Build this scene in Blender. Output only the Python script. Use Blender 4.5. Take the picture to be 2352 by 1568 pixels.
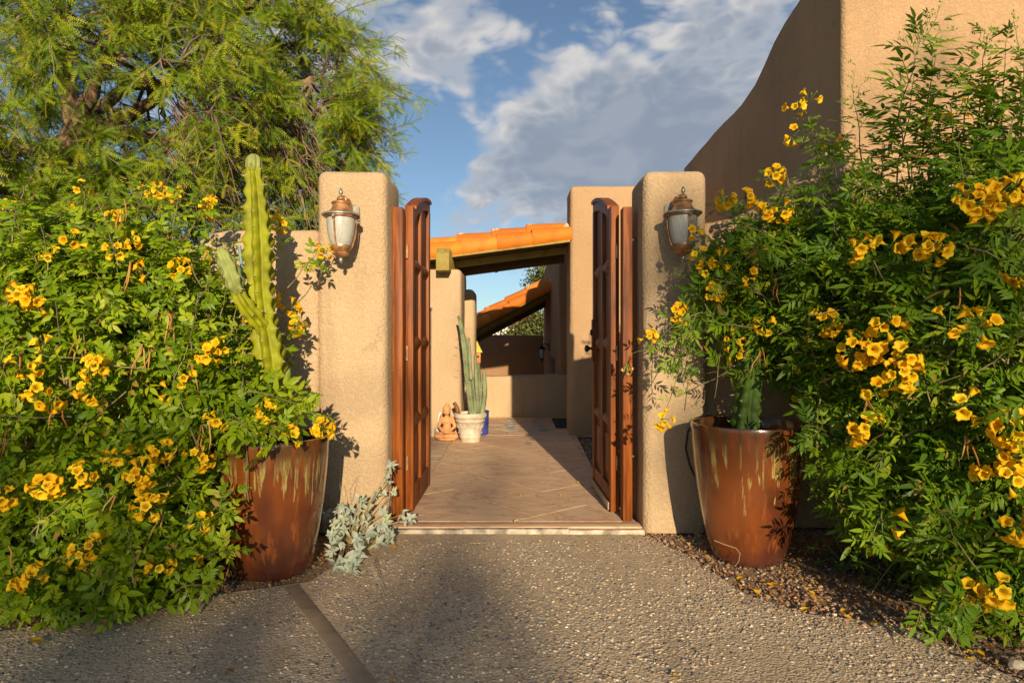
import bpy, bmesh, math, random
import numpy as np
from mathutils import Vector, Matrix, noise as mnoise

for o in list(bpy.data.objects):
    bpy.data.objects.remove(o)
SC = bpy.context.scene
COL = SC.collection
rng = np.random.RandomState(7)
random.seed(7)
PI = math.pi

# ------------------------------------------------------------------ camera, sky, sun, exposure
CAMZ, FPX = 1.212, 1452.0
cam_d = bpy.data.cameras.new('camera')
cam_d.sensor_width = 36.0
cam_d.lens = FPX / 2352.0 * 36.0
cam_d.clip_start, cam_d.clip_end = 0.05, 2000.0
cam = bpy.data.objects.new('camera', cam_d)
COL.objects.link(cam)
cam.location = (0, 0, CAMZ)
cam.rotation_euler = (PI / 2, 0, 0)
SC.camera = cam

LIGHT = Vector((-0.125, 1.0, -0.272)).normalized()      # the way the sunlight travels
SUN_EL = math.asin(-LIGHT.z)
SUN_STRENGTH, SUN_COLOR = 4.9, (1.0, 0.82, 0.56)
SC.view_settings.view_transform = 'Standard'
SC.view_settings.look = 'None'
SC.view_settings.exposure = 0.42
SC.view_settings.gamma = 1.0
SC.view_settings.use_curve_mapping = False

sun_d = bpy.data.lights.new('sun', 'SUN')
sun_d.energy, sun_d.angle, sun_d.color = SUN_STRENGTH, math.radians(0.55), SUN_COLOR
sun = bpy.data.objects.new('sun', sun_d)
COL.objects.link(sun)
sun.rotation_euler = LIGHT.to_track_quat('-Z', 'Y').to_euler()
sun.location = (3, -12, 8)


class NT:
    """small helper round a node tree"""
    def __init__(self, tree):
        self.t = tree
        self.t.nodes.clear()

    def n(self, kind, props=None, **ins):
        nd = self.t.nodes.new(kind)
        for k, v in (props or {}).items():
            setattr(nd, k, v)
        for k, v in ins.items():
            self.set(nd, k.replace('_', ' '), v)
        return nd

    def set(self, nd, key, v):
        sock = nd.inputs[int(key[1:])] if (key[0] == 'i' and key[1:].isdigit()) else nd.inputs[key]
        if hasattr(v, 'is_output') or isinstance(v, bpy.types.NodeSocket):
            self.t.links.new(v, sock)
        else:
            if isinstance(v, tuple) and len(v) == 3 and sock.type == 'RGBA':
                v = (*v, 1.0)
            sock.default_value = v

    def math(self, op, a, b=None, c=None, clamp=False):
        nd = self.t.nodes.new('ShaderNodeMath')
        nd.operation, nd.use_clamp = op, clamp
        for i, v in enumerate((a, b, c)):
            if v is not None:
                self.set(nd, 'i%d' % i, v)
        return nd.outputs[0]

    def vmath(self, op, a, b=None):
        nd = self.t.nodes.new('ShaderNodeVectorMath')
        nd.operation = op
        self.set(nd, 'i0', a)
        if b is not None:
            self.set(nd, 'i1', b)
        return nd.outputs['Value'] if op in ('DOT_PRODUCT', 'LENGTH') else nd.outputs[0]

    def mix(self, f, a, b, mode='MIX'):
        nd = self.t.nodes.new('ShaderNodeMix')
        nd.data_type, nd.blend_type, nd.clamp_factor = 'RGBA', mode, True
        self.set(nd, 'i0', f)
        self.set(nd, 'i6', a)
        self.set(nd, 'i7', b)
        return nd.outputs[2]

    def ramp(self, f, lo, hi, a=0.0, b=1.0, smooth=True):
        nd = self.t.nodes.new('ShaderNodeMapRange')
        nd.interpolation_type = 'SMOOTHSTEP' if smooth else 'LINEAR'
        nd.clamp = True
        for k, v in (('i0', f), ('i1', lo), ('i2', hi), ('i3', a), ('i4', b)):
            self.set(nd, k, v)
        return nd.outputs[0]

    def cramp(self, f, stops):
        nd = self.t.nodes.new('ShaderNodeValToRGB')
        els = nd.color_ramp.elements
        while len(els) < len(stops):
            els.new(0.5)
        for e, (p, c) in zip(els, stops):
            e.position, e.color = p, (*c, 1.0)
        self.set(nd, 'i0', f)
        return nd.outputs[0]

    def noise(self, vec, scale, detail=4.0, rough=0.5, dist=0.0):
        nd = self.t.nodes.new('ShaderNodeTexNoise')
        self.set(nd, 'Vector', vec)
        for k, v in (('Scale', scale), ('Detail', detail), ('Roughness', rough), ('Distortion', dist)):
            nd.inputs[k].default_value = v
        return nd.outputs[0]

    def scale(self, vec, s):
        return self.vmath('MULTIPLY', vec, s)


# world: physical sky plus cumulus cloud sheets laid out by direction
world = bpy.data.worlds.new('World')
SC.world = world
world.use_nodes = True
w = NT(world.node_tree)
tc = w.n('ShaderNodeTexCoord')
D = tc.outputs['Generated']
sky = w.n('ShaderNodeTexSky', {'sky_type': 'NISHITA', 'sun_disc': False, 'sun_elevation': SUN_EL,
                               'sun_rotation': PI - 0.13, 'altitude': 700.0, 'air_density': 1.0,
                               'dust_density': 0.25, 'ozone_density': 2.2})


def pixdir(px, py):
    return Vector(((px - 1176) / FPX, 1.0, (784 - py) / FPX)).normalized()


flat = w.vmath('ADD', w.scale(D, (1.0, 1.0, 1.75)), (3.37, 1.2, 0.4))
warp = w.n('ShaderNodeTexNoise', None, Vector=flat, Scale=6.0, Detail=2.0)
wv = w.vmath('SCALE', w.vmath('SUBTRACT', warp.outputs['Color'], (0.5, 0.5, 0.5)))
wv.node.inputs['Scale'].default_value = 0.07
P0 = w.vmath('ADD', flat, wv)


def billow(vec, scale):
    return w.math('MULTIPLY', w.math('ABSOLUTE', w.math('SUBTRACT', w.noise(vec, scale, 0.0), 0.5)), 2.6)


def density(vec, fine=True):
    a = w.noise(vec, 4.0, 8.0 if fine else 2.0, 0.58)
    b = w.math('ADD', w.math('MULTIPLY', billow(vec, 10.0), 0.5), w.math('MULTIPLY', billow(vec, 21.0), 0.3))
    if fine:
        b = w.math('ADD', b, w.math('MULTIPLY', billow(vec, 45.0), 0.2))
    return w.math('ADD', w.math('MULTIPLY', a, 0.72), w.math('MULTIPLY', b, 0.34))


d0 = density(P0)
d2 = density(P0, False)
d1 = density(w.vmath('ADD', P0, (-0.030, -0.01, 0.055)), False)
bias = None
for px, py, rad, amp in ((1500, 320, 0.30, 0.17), (1290, 240, 0.12, 0.12), (850, 20, 0.25, 0.17), (1060, 100, 0.10, 0.10), (1700, 150, 0.25, 0.14), (1600, 400, 0.18, 0.10),
                         (1180, 470, 0.16, 0.14), (1050, 490, 0.09, 0.10), (1120, 400, 0.07, 0.06), (1330, 430, 0.14, 0.08), (965, 320, 0.10, -0.20), (950, 420, 0.10, -0.12), (1080, 340, 0.05, -0.08), (1150, 165, 0.06, -0.14),
                         (1000, 215, 0.05, -0.1), (1500, 70, 0.07, -0.18), (1330, 110, 0.06, -0.16), (700, 560, 0.20, -0.12), (1140, 650, 0.10, 0.06)):
    dv = pixdir(px, py)
    g = w.ramp(w.vmath('DOT_PRODUCT', D, tuple(dv)), math.cos(rad), 1.0, 0.0, amp)
    bias = g if bias is None else w.math('ADD', bias, g)
dens = w.math('ADD', d0, bias)
mask = w.ramp(dens, 0.50, 0.70)
lit = w.ramp(w.math('SUBTRACT', d2, d1), -0.05, 0.11)
thick = w.ramp(dens, 0.60, 0.86)
grey = w.mix(thick, (0.46, 0.49, 0.54), (0.265, 0.315, 0.395))
ccol = w.mix(w.math('MULTIPLY', lit, w.math('SUBTRACT', 1.0, w.math('MULTIPLY', thick, 0.85))), grey, (0.74, 0.70, 0.66))
sky_hsv = w.n('ShaderNodeHueSaturation', None, Saturation=0.80, Color=sky.outputs[0])
bg1 = w.n('ShaderNodeBackground', None, Color=w.mix(1.0, sky_hsv.outputs[0], (0.74, 0.88, 0.97), 'MULTIPLY'), Strength=0.085)
bg2 = w.n('ShaderNodeBackground', None, Color=ccol, Strength=0.78)
mx = w.n('ShaderNodeMixShader', None, i0=w.math('MULTIPLY', mask, 0.93), i1=bg1.outputs[0], i2=bg2.outputs[0])
wo = w.n('ShaderNodeOutputWorld', None, Surface=mx.outputs[0])


# ------------------------------------------------------------------ helpers
def at(px, py, Y):
    return Vector(((px - 1176) / FPX * Y, Y, CAMZ + (784 - py) / FPX * Y))


def gnd(px, py, z=0.0):
    Y = FPX * (CAMZ - z) / (py - 784)
    return Vector(((px - 1176) / FPX * Y, Y, z))


def proj(p):
    return 1176 + p[0] / p[1] * FPX, 784 - (p[2] - CAMZ) / p[1] * FPX


class MB:
    """collects simple shapes (world coordinates) for ONE mesh"""
    def __init__(self):
        self.v, self.f = [], []

    def add(self, vs, fs):
        b = len(self.v)
        self.v += [tuple(x) for x in vs]
        self.f += [tuple(i + b for i in f) for f in fs]
        return self

    def box(self, x0, x1, y0, y1, z0, z1, M=None):
        vs = [Vector(c) for c in ((x0, y0, z0), (x1, y0, z0), (x1, y1, z0), (x0, y1, z0), (x0, y0, z1), (x1, y0, z1), (x1, y1, z1), (x0, y1, z1))]
        if M is not None:
            vs = [M @ q for q in vs]
        return self.add(vs, [(0, 3, 2, 1), (4, 5, 6, 7), (0, 1, 5, 4), (1, 2, 6, 5), (2, 3, 7, 6), (3, 0, 4, 7)])

    def tube(self, pts, rad, sides=6, cap=True):
        pts = [Vector(p) for p in pts]
        n = len(pts)
        rad = rad if hasattr(rad, '__len__') else [rad] * n
        vs, fs = [], []
        t = (pts[1] - pts[0]).normalized()
        u = t.orthogonal().normalized()
        for i, p in enumerate(pts):
            t = (pts[min(i + 1, n - 1)] - pts[max(i - 1, 0)]).normalized()
            u = (u - t * u.dot(t))
            u = u.normalized() if u.length > 1e-6 else t.orthogonal().normalized()
            s = t.cross(u)
            for k in range(sides):
                a = 2 * PI * k / sides
                vs.append(p + (u * math.cos(a) + s * math.sin(a)) * rad[i])
        for i in range(n - 1):
            for k in range(sides):
                a, b = i * sides + k, i * sides + (k + 1) % sides
                fs.append((a, b, b + sides, a + sides))
        if cap:
            fs.append(tuple(range(sides))[::-1])
            fs.append(tuple((n - 1) * sides + k for k in range(sides)))
        return self.add(vs, fs)

    def lathe(self, prof, c=(0, 0, 0), seg=32, axis=(0, 0, 1)):
        """prof: (radius, height) pairs"""
        q = Vector((0, 0, 1)).rotation_difference(Vector(axis)).to_matrix()
        c = Vector(c)
        vs, fs = [], []
        for r, h in prof:
            for k in range(seg):
                a = 2 * PI * k / seg
                vs.append(c + q @ Vector((r * math.cos(a), r * math.sin(a), h)))
        for i in range(len(prof) - 1):
            for k in range(seg):
                a, b = i * seg + k, i * seg + (k + 1) % seg
                fs.append((a, b, b + seg, a + seg))
        if prof[0][0] > 1e-5:
            fs.append(tuple(range(seg))[::-1])
        if prof[-1][0] > 1e-5:
            fs.append(tuple((len(prof) - 1) * seg + k for k in range(seg)))
        return self.add(vs, fs)

    def ball(self, c, r, seg=10, rings=7, M=None):
        r = Vector(r) if hasattr(r, '__len__') else Vector((r, r, r))
        c = Vector(c)
        vs, fs = [], []
        for i in range(1, rings):
            ph = PI * i / rings
            for k in range(seg):
                a = 2 * PI * k / seg
                p = Vector((r.x * math.sin(ph) * math.cos(a), r.y * math.sin(ph) * math.sin(a), r.z * math.cos(ph)))
                vs.append(c + (M @ p if M is not None else p))
        top = Vector((0, 0, r.z)); bot = Vector((0, 0, -r.z))
        vs += [c + (M @ top if M is not None else top), c + (M @ bot if M is not None else bot)]
        T, B = len(vs) - 2, len(vs) - 1
        for i in range(rings - 2):
            for k in range(seg):
                a, b = i * seg + k, i * seg + (k + 1) % seg
                fs.append((a, a + seg, b + seg, b))
        for k in range(seg):
            fs.append((T, k, (k + 1) % seg))
            fs.append((B, (rings - 2) * seg + (k + 1) % seg, (rings - 2) * seg + k))
        return self.add(vs, fs)

    def prism(self, outline, a0, a1, axis='y'):
        """outline: (x,z) pairs for axis y, (y,z) for axis x, (x,y) for axis z"""
        mk = {'y': lambda p, a: (p[0], a, p[1]), 'x': lambda p, a: (a, p[0], p[1]), 'z': lambda p, a: (p[0], p[1], a)}[axis]
        n = len(outline)
        vs = [mk(p, a0) for p in outline] + [mk(p, a1) for p in outline]
        fs = [tuple(range(n)), tuple(range(2 * n - 1, n - 1, -1))]
        fs += [(i, n + i, n + (i + 1) % n, (i + 1) % n) for i in range(n)]
        return self.add(vs, fs)


def root_loc(o):
    p = Vector((0, 0, 0))
    while o is not None:
        p += o.location
        o = o.parent
    return p


def finish(name, me, mats, parent=None, smooth=True, auto=35):
    me.name = name
    for m in (mats if isinstance(mats, (list, tuple)) else [mats]):
        me.materials.append(m)
    o = bpy.data.objects.new(name, me)
    COL.objects.link(o)
    if parent is not None:
        o.parent = parent
    if smooth:
        me.polygons.foreach_set('use_smooth', [True] * len(me.polygons))
        if auto:
            bm = bmesh.new(); bm.from_mesh(me)
            lim = math.radians(auto)
            for e in bm.edges:
                if len(e.link_faces) == 2 and e.calc_face_angle(0) > lim:
                    e.smooth = False
            bm.to_mesh(me); bm.free()
    return o


def part(name, mb, mat, parent=None, bevel=0.0, seg=2, smooth=True, auto=35, base=None):
    """links the collected shapes as ONE object; its origin is its parent's base (or base)"""
    off = root_loc(parent) if parent is not None else Vector(base or (0, 0, 0))
    me = bpy.data.meshes.new(name)
    me.from_pydata([tuple(Vector(v) - off) for v in mb.v], [], mb.f)
    bm = bmesh.new(); bm.from_mesh(me)
    bmesh.ops.recalc_face_normals(bm, faces=bm.faces)
    if bevel > 0:
        es = [e for e in bm.edges if len(e.link_faces) == 2 and e.calc_face_angle(0) > 0.5]
        bmesh.ops.bevel(bm, geom=es, offset=bevel, segments=seg, profile=0.5, affect='EDGES', clamp_overlap=True)
    bm.to_mesh(me); bm.free()
    o = finish(name, me, mat, parent, smooth, auto)
    if parent is None and base is not None:
        o.location = base
    return o


def empty(name, loc, label, cat, group=None, rz=0.0):
    o = bpy.data.objects.new(name, None)
    COL.objects.link(o)
    o.location = loc
    o.rotation_euler = (0, 0, rz)
    o.empty_display_size = 0.1
    return tag(o, label, cat, group)


def tag(o, label=None, cat=None, group=None, kind=None):
    for k, v in (('label', label), ('category', cat), ('group', group), ('kind', kind)):
        if v:
            o[k] = v
    return o


def slab(name, outline, a0, a1, mat, axis='y', parent=None, bevel=0.05, wob=0.008, cell=0.16, seg=4):
    """hand-trowelled wall: an outline pushed along an axis, corners rounded, faces slightly uneven"""
    mb = MB().prism(outline, a0, a1, axis)
    off = root_loc(parent) if parent is not None else Vector((0, 0, 0))
    me = bpy.data.meshes.new(name)
    me.from_pydata(mb.v, [], mb.f)
    bm = bmesh.new(); bm.from_mesh(me)
    bmesh.ops.recalc_face_normals(bm, faces=bm.faces)
    zmin = min(v.co.z for v in bm.verts)
    es = [e for e in bm.edges if not all(v.co.z < zmin + 1e-4 for v in e.verts) and e.calc_face_angle(0) > 0.35]
    if bevel > 0:
        bmesh.ops.bevel(bm, geom=es, offset=bevel, segments=seg, profile=0.5, affect='EDGES', clamp_overlap=True)
    lo = [min(v.co[i] for v in bm.verts) for i in range(3)]
    hi = [max(v.co[i] for v in bm.verts) for i in range(3)]
    for i in range(3):
        k = int((hi[i] - lo[i]) / cell)
        for j in range(1, min(k, 60)):
            nrm = [0, 0, 0]; nrm[i] = 1
            co = [0, 0, 0]; co[i] = lo[i] + (hi[i] - lo[i]) * j / k
            g = bm.verts[:] + bm.edges[:] + bm.faces[:]
            bmesh.ops.bisect_plane(bm, geom=g, dist=1e-4, plane_co=co, plane_no=nrm)
    bm.normal_update()
    for v in bm.verts:
        if wob and v.co.z > zmin + 0.01:
            p = v.co * 2.1
            v.co += v.normal * (mnoise.noise(p) * wob + mnoise.noise(p * 3.3) * wob * 0.4)
    bmesh.ops.translate(bm, verts=bm.verts, vec=-off)
    bm.to_mesh(me); bm.free()
    return finish(name, me, mat, parent, True, 50)


def tri_mesh(name, V, F, rnd=None, col=None):
    """mesh from numpy arrays, triangles only"""
    me = bpy.data.meshes.new(name)
    nv, nf = len(V), len(F)
    me.vertices.add(nv)
    me.vertices.foreach_set('co', np.ascontiguousarray(V, dtype=np.float32).ravel())
    me.loops.add(nf * 3)
    me.loops.foreach_set('vertex_index', np.ascontiguousarray(F, dtype=np.int32).ravel())
    me.polygons.add(nf)
    me.polygons.foreach_set('loop_start', np.arange(0, nf * 3, 3, dtype=np.int32))
    me.polygons.foreach_set('use_smooth', np.ones(nf, dtype=bool))
    me.update(calc_edges=True)
    if rnd is not None:
        a = me.attributes.new('rnd', 'FLOAT', 'POINT')
        a.data.foreach_set('value', np.ascontiguousarray(rnd, dtype=np.float32))
    if col is not None:
        a = me.attributes.new('tint', 'FLOAT_COLOR', 'POINT')
        a.data.foreach_set('color', np.ascontiguousarray(np.c_[col, np.ones(len(col))], dtype=np.float32).ravel())
    me.validate()
    return me


def inst(templates, which, mats):
    """merge copies: templates [(V,F,rnd)], which (n,), mats (n,3,4)"""
    Vs, Fs, Rs, off = [], [], [], 0
    for t, (V, F, R) in enumerate(templates):
        idx = np.nonzero(which == t)[0]
        if len(idx) == 0:
            continue
        M = mats[idx]
        W = np.einsum('nij,vj->nvi', M[:, :, :3], V) + M[:, None, :, 3]
        n = len(idx)
        Vs.append(W.reshape(-1, 3))
        Fs.append((F[None] + (np.arange(n) * len(V))[:, None, None]).reshape(-1, 3) + off)
        jit = rng.rand(n, 1)
        Rs.append(((R[None] * 0.5 + jit) % 1.0).reshape(-1))
        off += n * len(V)
    return np.concatenate(Vs), np.concatenate(Fs), np.concatenate(Rs)


def frames(d, up, scale, pos):
    """(n,3,4) matrices: x along d, z near up"""
    d = d / np.linalg.norm(d, axis=1, keepdims=True)
    s = np.cross(up, d)
    s /= np.maximum(np.linalg.norm(s, axis=1, keepdims=True), 1e-6)
    n = np.cross(d, s)
    M = np.stack([d, s, n], axis=2) * np.asarray(scale)[:, None, None]
    return np.concatenate([M, pos[:, :, None]], axis=2)


def unit(n):
    v = rng.normal(size=(n, 3))
    return v / np.linalg.norm(v, axis=1, keepdims=True)


# ------------------------------------------------------------------ materials
def newmat(name):
    m = bpy.data.materials.new(name)
    m.use_nodes = True
    return m, NT(m.node_tree)


def out(t, shader):
    t.n('ShaderNodeOutputMaterial', None, Surface=shader)


def simple(name, c, rough=0.6, metal=0.0, var=0.15, vscale=8.0, bump=0.0, bscale=60.0, coat=0.0, stretch=(1, 1, 1)):
    m, t = newmat(name)
    oc = t.scale(t.n('ShaderNodeTexCoord').outputs['Object'], stretch)
    nz = t.noise(oc, vscale, 5.0, 0.6)
    lo = tuple(x * (1 - var * 1.6) for x in c)
    hi = tuple(min(1, x * (1 + var)) for x in c)
    col = t.mix(t.ramp(nz, 0.3, 0.7), lo, hi)
    b = t.n('ShaderNodeBsdfPrincipled', None, Base_Color=col, Roughness=rough, Metallic=metal)
    b.inputs['Coat Weight'].default_value = coat
    if bump:
        bp = t.n('ShaderNodeBump', None, Strength=bump, Distance=0.004, Height=t.noise(oc, bscale, 4.0, 0.6))
        t.set(b, 'Normal', bp.outputs[0])
    out(t, b.outputs[0])
    return m


def stucco(name, c1, c2):
    m, t = newmat(name)
    oc = t.n('ShaderNodeTexCoord').outputs['Object']
    big = t.noise(oc, 1.1, 5.0, 0.6)
    streak = t.noise(t.scale(oc, (5.0, 5.0, 0.55)), 1.6, 4.0, 0.6)
    fine = t.noise(oc, 62.0, 4.0, 0.62)
    mid = t.noise(oc, 24.0, 3.0, 0.55)
    low = t.noise(oc, 5.0, 3.0, 0.5)
    col = t.mix(t.ramp(big, 0.3, 0.72), c1, c2)
    col = t.mix(t.ramp(streak, 0.52, 0.76, 0.0, 0.38), col, tuple(x * 0.72 for x in c2))
    col = t.mix(t.ramp(fine, 0.58, 0.8, 0.0, 0.14), col, tuple(x * 0.6 for x in c2))
    patch = t.noise(oc, 0.55, 3.0, 0.5, 0.8)
    col = t.mix(t.ramp(patch, 0.5, 0.62, 0.0, 0.3), col, tuple(x * 0.8 for x in c2))
    wv_ = t.n('ShaderNodeTexVoronoi', {'feature': 'DISTANCE_TO_EDGE'}, Vector=t.vmath('ADD', oc, t.scale(t.n('ShaderNodeTexNoise', None, Vector=oc, Scale=3.0, Detail=4.0).outputs['Color'], (0.5, 0.5, 0.5))), Scale=0.9)
    crack = t.math('MULTIPLY', t.ramp(wv_.outputs['Distance'], 0.006, 0.001), t.ramp(patch, 0.45, 0.55))
    col = t.mix(t.math('MULTIPLY', crack, 0.28), col, tuple(x * 0.45 for x in c2))
    col = t.mix(t.ramp(t.noise(oc, 2.6, 6.0, 0.7), 0.62, 0.8, 0.0, 0.22), col, (0.52, 0.37, 0.23))
    hgt = t.math('ADD', t.math('MULTIPLY', t.ramp(fine, 0.35, 0.75), 0.7), t.math('ADD', t.math('MULTIPLY', mid, 0.5), t.math('MULTIPLY', low, 0.9)))
    bp = t.n('ShaderNodeBump', None, Strength=0.9, Distance=0.0075, Height=hgt)
    b = t.n('ShaderNodeBsdfPrincipled', None, Base_Color=col, Roughness=0.93, Normal=bp.outputs[0])
    b.inputs['Specular IOR Level'].default_value = 0.15
    out(t, b.outputs[0])
    return m


def leafmat(name, stops, trans=0.28, tcol=(0.35, 0.5, 0.03), rough=0.42, objrand=True):
    m, t = newmat(name)
    a = t.n('ShaderNodeAttribute', {'attribute_name': 'rnd'}).outputs['Fac']
    if objrand:
        a = t.math('FRACT', t.math('ADD', a, t.n('ShaderNodeObjectInfo').outputs['Random']))
    oc = t.n('ShaderNodeTexCoord').outputs['Object']
    col = t.cramp(a, stops)
    col = t.mix(t.ramp(t.noise(oc, 90.0, 2.0), 0.4, 0.7, 0.0, 0.2), col, stops[0][1])
    b = t.n('ShaderNodeBsdfPrincipled', None, Base_Color=col, Roughness=rough)
    b.inputs['Specular IOR Level'].default_value = 0.24
    tr = t.n('ShaderNodeBsdfTranslucent', None, Color=t.mix(0.6, col, tcol))
    mxs = t.n('ShaderNodeMixShader', None, i0=trans, i1=b.outputs[0], i2=tr.outputs[0])
    out(t, mxs.outputs[0])
    return m


def tinted(name, rough=0.8, bump=0.0):
    m, t = newmat(name)
    col = t.n('ShaderNodeAttribute', {'attribute_name': 'tint'}).outputs['Color']
    b = t.n('ShaderNodeBsdfPrincipled', None, Base_Color=col, Roughness=rough)
    out(t, b.outputs[0])
    return m


def wood(name, c1, c2, rough=0.45, sc=(30, 30, 1.2), coat=0.15):
    m, t = newmat(name)
    oc = t.n('ShaderNodeTexCoord').outputs['Object']
    g = t.noise(t.scale(oc, sc), 1.5, 6.0, 0.65, 0.4)
    big = t.noise(t.scale(oc, (3, 3, 0.8)), 2.0, 4.0, 0.6)
    fl = t.noise(t.scale(oc, (60, 60, 9)), 1.5, 3.0, 0.7)
    col = t.mix(t.ramp(g, 0.3, 0.72), c1, c2)
    col = t.mix(t.ramp(big, 0.5, 0.75, 0.0, 0.55), col, tuple(x * 0.5 for x in c1))
    col = t.mix(t.ramp(fl, 0.72, 0.8, 0.0, 0.7), col, tuple(min(1, x * 1.7) for x in c2))
    bp = t.n('ShaderNodeBump', None, Strength=0.35, Distance=0.002, Height=g)
    b = t.n('ShaderNodeBsdfPrincipled', None, Base_Color=col, Roughness=rough, Normal=bp.outputs[0])
    b.inputs['Specular IOR Level'].default_value = 0.22
    b.inputs['Coat Weight'].default_value = coat
    b.inputs['Coat Roughness'].default_value = 0.35
    out(t, b.outputs[0])
    return m


def glaze(name, zr):
    """copper-brown glazed stoneware with pale runs of glaze below the rim (zr = rim height above its base)"""
    m, t = newmat(name)
    oc = t.n('ShaderNodeTexCoord').outputs['Object']
    z = t.n('ShaderNodeSeparateXYZ', None, Vector=oc).outputs[2]
    big = t.noise(t.scale(oc, (1.6, 1.6, 1.0)), 2.0, 3.0, 0.55)
    brush = t.noise(t.scale(oc, (16, 16, 2.5)), 1.6, 5.0, 0.6)
    s1 = t.noise(t.scale(oc, (34, 34, 1.1)), 1.0, 2.0, 0.5)
    s2 = t.noise(t.scale(oc, (80, 80, 7.0)), 1.3, 4.0, 0.7)
    col = t.mix(t.ramp(big, 0.35, 0.68), (0.20, 0.052, 0.010), (0.065, 0.021, 0.011))
    col = t.mix(t.ramp(brush, 0.5, 0.74, 0.0, 0.55), col, (0.31, 0.085, 0.013))
    col = t.mix(t.ramp(z, 0.16 * zr, 0.03 * zr, 0.0, 0.75), col, (0.085, 0.024, 0.018))
    band = t.ramp(z, zr * 0.74, zr * 0.95, 0.0, 0.85)
    col = t.mix(t.math('MULTIPLY', band, t.ramp(s1, 0.35, 0.6)), col, (0.075, 0.042, 0.014))
    reach = t.math('SUBTRACT', zr * 0.86, t.math('MULTIPLY', t.ramp(s1, 0.475, 0.68, 0, 1, False), zr * 0.46))
    run = t.math('MULTIPLY', t.ramp(t.math('SUBTRACT', z, reach), -0.008, 0.03), t.ramp(z, zr * 0.93, zr * 0.8))
    run = t.math('MULTIPLY', run, t.ramp(s1, 0.475, 0.55))
    col = t.mix(t.math('MULTIPLY', run, t.ramp(s2, 0.40, 0.64, 0.15, 0.9)), col, (0.40, 0.33, 0.10))
    bp = t.n('ShaderNodeBump', None, Strength=0.25, Distance=0.004, Height=t.math('ADD', brush, t.math('MULTIPLY', run, 1.2)))
    b = t.n('ShaderNodeBsdfPrincipled', None, Base_Color=col, Roughness=t.ramp(brush, 0.3, 0.8, 0.16, 0.34), Normal=bp.outputs[0])
    b.inputs['Coat Weight'].default_value = 0.6
    b.inputs['Coat Roughness'].default_value = 0.08
    out(t, b.outputs[0])
    return m


def ground_mat(name, c1, c2, c3, rough=0.95):
    m, t = newmat(name)
    oc = t.n('ShaderNodeTexCoord').outputs['Object']
    a = t.noise(oc, 0.9, 6.0, 0.6)
    b_ = t.noise(oc, 70.0, 4.0, 0.7)
    vor = t.n('ShaderNodeTexVoronoi', None, Vector=oc, Scale=95.0)
    col = t.mix(t.ramp(a, 0.3, 0.7), c1, c2)
    col = t.mix(t.ramp(b_, 0.4, 0.75, 0.0, 0.6), col, c3)
    col = t.mix(t.ramp(t.n('ShaderNodeSeparateColor', None, Color=vor.outputs['Color']).outputs[0], 0.7, 0.75, 0.0, 0.55), col, tuple(x * 0.45 for x in c1))
    st = t.noise(t.scale(oc, (1.0, 0.7, 1.0)), 1.9, 6.0, 0.65, 0.8)
    col = t.mix(t.ramp(st, 0.56, 0.70, 0.0, 0.45), col, tuple(x * 0.55 for x in c2))
    col = t.mix(t.ramp(st, 0.44, 0.30, 0.0, 0.5), col, c3)
    hgt = t.math('SUBTRACT', t.math('MULTIPLY', b_, 0.7), vor.outputs['Distance'])
    bp = t.n('ShaderNodeBump', None, Strength=0.6, Distance=0.006, Height=hgt)
    b = t.n('ShaderNodeBsdfPrincipled', None, Base_Color=col, Roughness=rough, Normal=bp.outputs[0])
    b.inputs['Specular IOR Level'].default_value = 0.2
    out(t, b.outputs[0])
    return m


def paver_mat(name, c1, c2, vein):
    m, t = newmat(name)
    oc = t.n('ShaderNodeTexCoord').outputs['Object']
    r = t.n('ShaderNodeObjectInfo').outputs['Random']
    a = t.noise(oc, 1.7, 6.0, 0.62, 0.6)
    v = t.noise(t.scale(oc, (1.0, 2.6, 1.0)), 1.9, 5.0, 0.6, 1.4)
    col = t.mix(t.ramp(a, 0.3, 0.7), c1, c2)
    col = t.mix(t.math('MULTIPLY', t.ramp(t.math('ABSOLUTE', t.math('SUBTRACT', v, 0.5)), 0.055, 0.0), 0.6), col, vein)
    col = t.mix(t.math('MULTIPLY', r, 0.22), col, vein)
    dust = t.noise(oc, 120.0, 3.0, 0.7)
    col = t.mix(t.ramp(dust, 0.66, 0.78, 0.0, 0.5), col, (0.2, 0.13, 0.07))
    bp = t.n('ShaderNodeBump', None, Strength=0.3, Distance=0.003, Height=t.math('ADD', a, t.math('MULTIPLY', dust, 0.3)))
    b = t.n('ShaderNodeBsdfPrincipled', None, Base_Color=col, Roughness=0.72, Normal=bp.outputs[0])
    out(t, b.outputs[0])
    return m


M_STUCCO = stucco('stucco_tan', (0.545, 0.395, 0.24), (0.485, 0.34, 0.20))
M_STUCCO_H = stucco('stucco_house', (0.50, 0.325, 0.18), (0.43, 0.275, 0.15))
M_STUCCO_D = stucco('stucco_shaded', (0.36, 0.21, 0.11), (0.30, 0.175, 0.095))  # stucco in a darker colour for the walls that stand in shade
M_WOOD = wood('gate_mahogany', (0.10, 0.024, 0.005), (0.34, 0.092, 0.010), 0.5, (30, 30, 1.2), 0.0)
M_WOOD_P = wood('gate_panel_wood', (0.10, 0.028, 0.008), (0.21, 0.062, 0.012), 0.55, (30, 30, 1.2), 0.0)
M_BEAM = wood('olive_stained_timber', (0.27, 0.20, 0.05), (0.36, 0.28, 0.075), 0.7, (22, 1.2, 22), 0.0)
M_DECK = wood('dark_stained_boards', (0.10, 0.065, 0.028), (0.15, 0.095, 0.04), 0.7, (2, 22, 22), 0.0)


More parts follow.
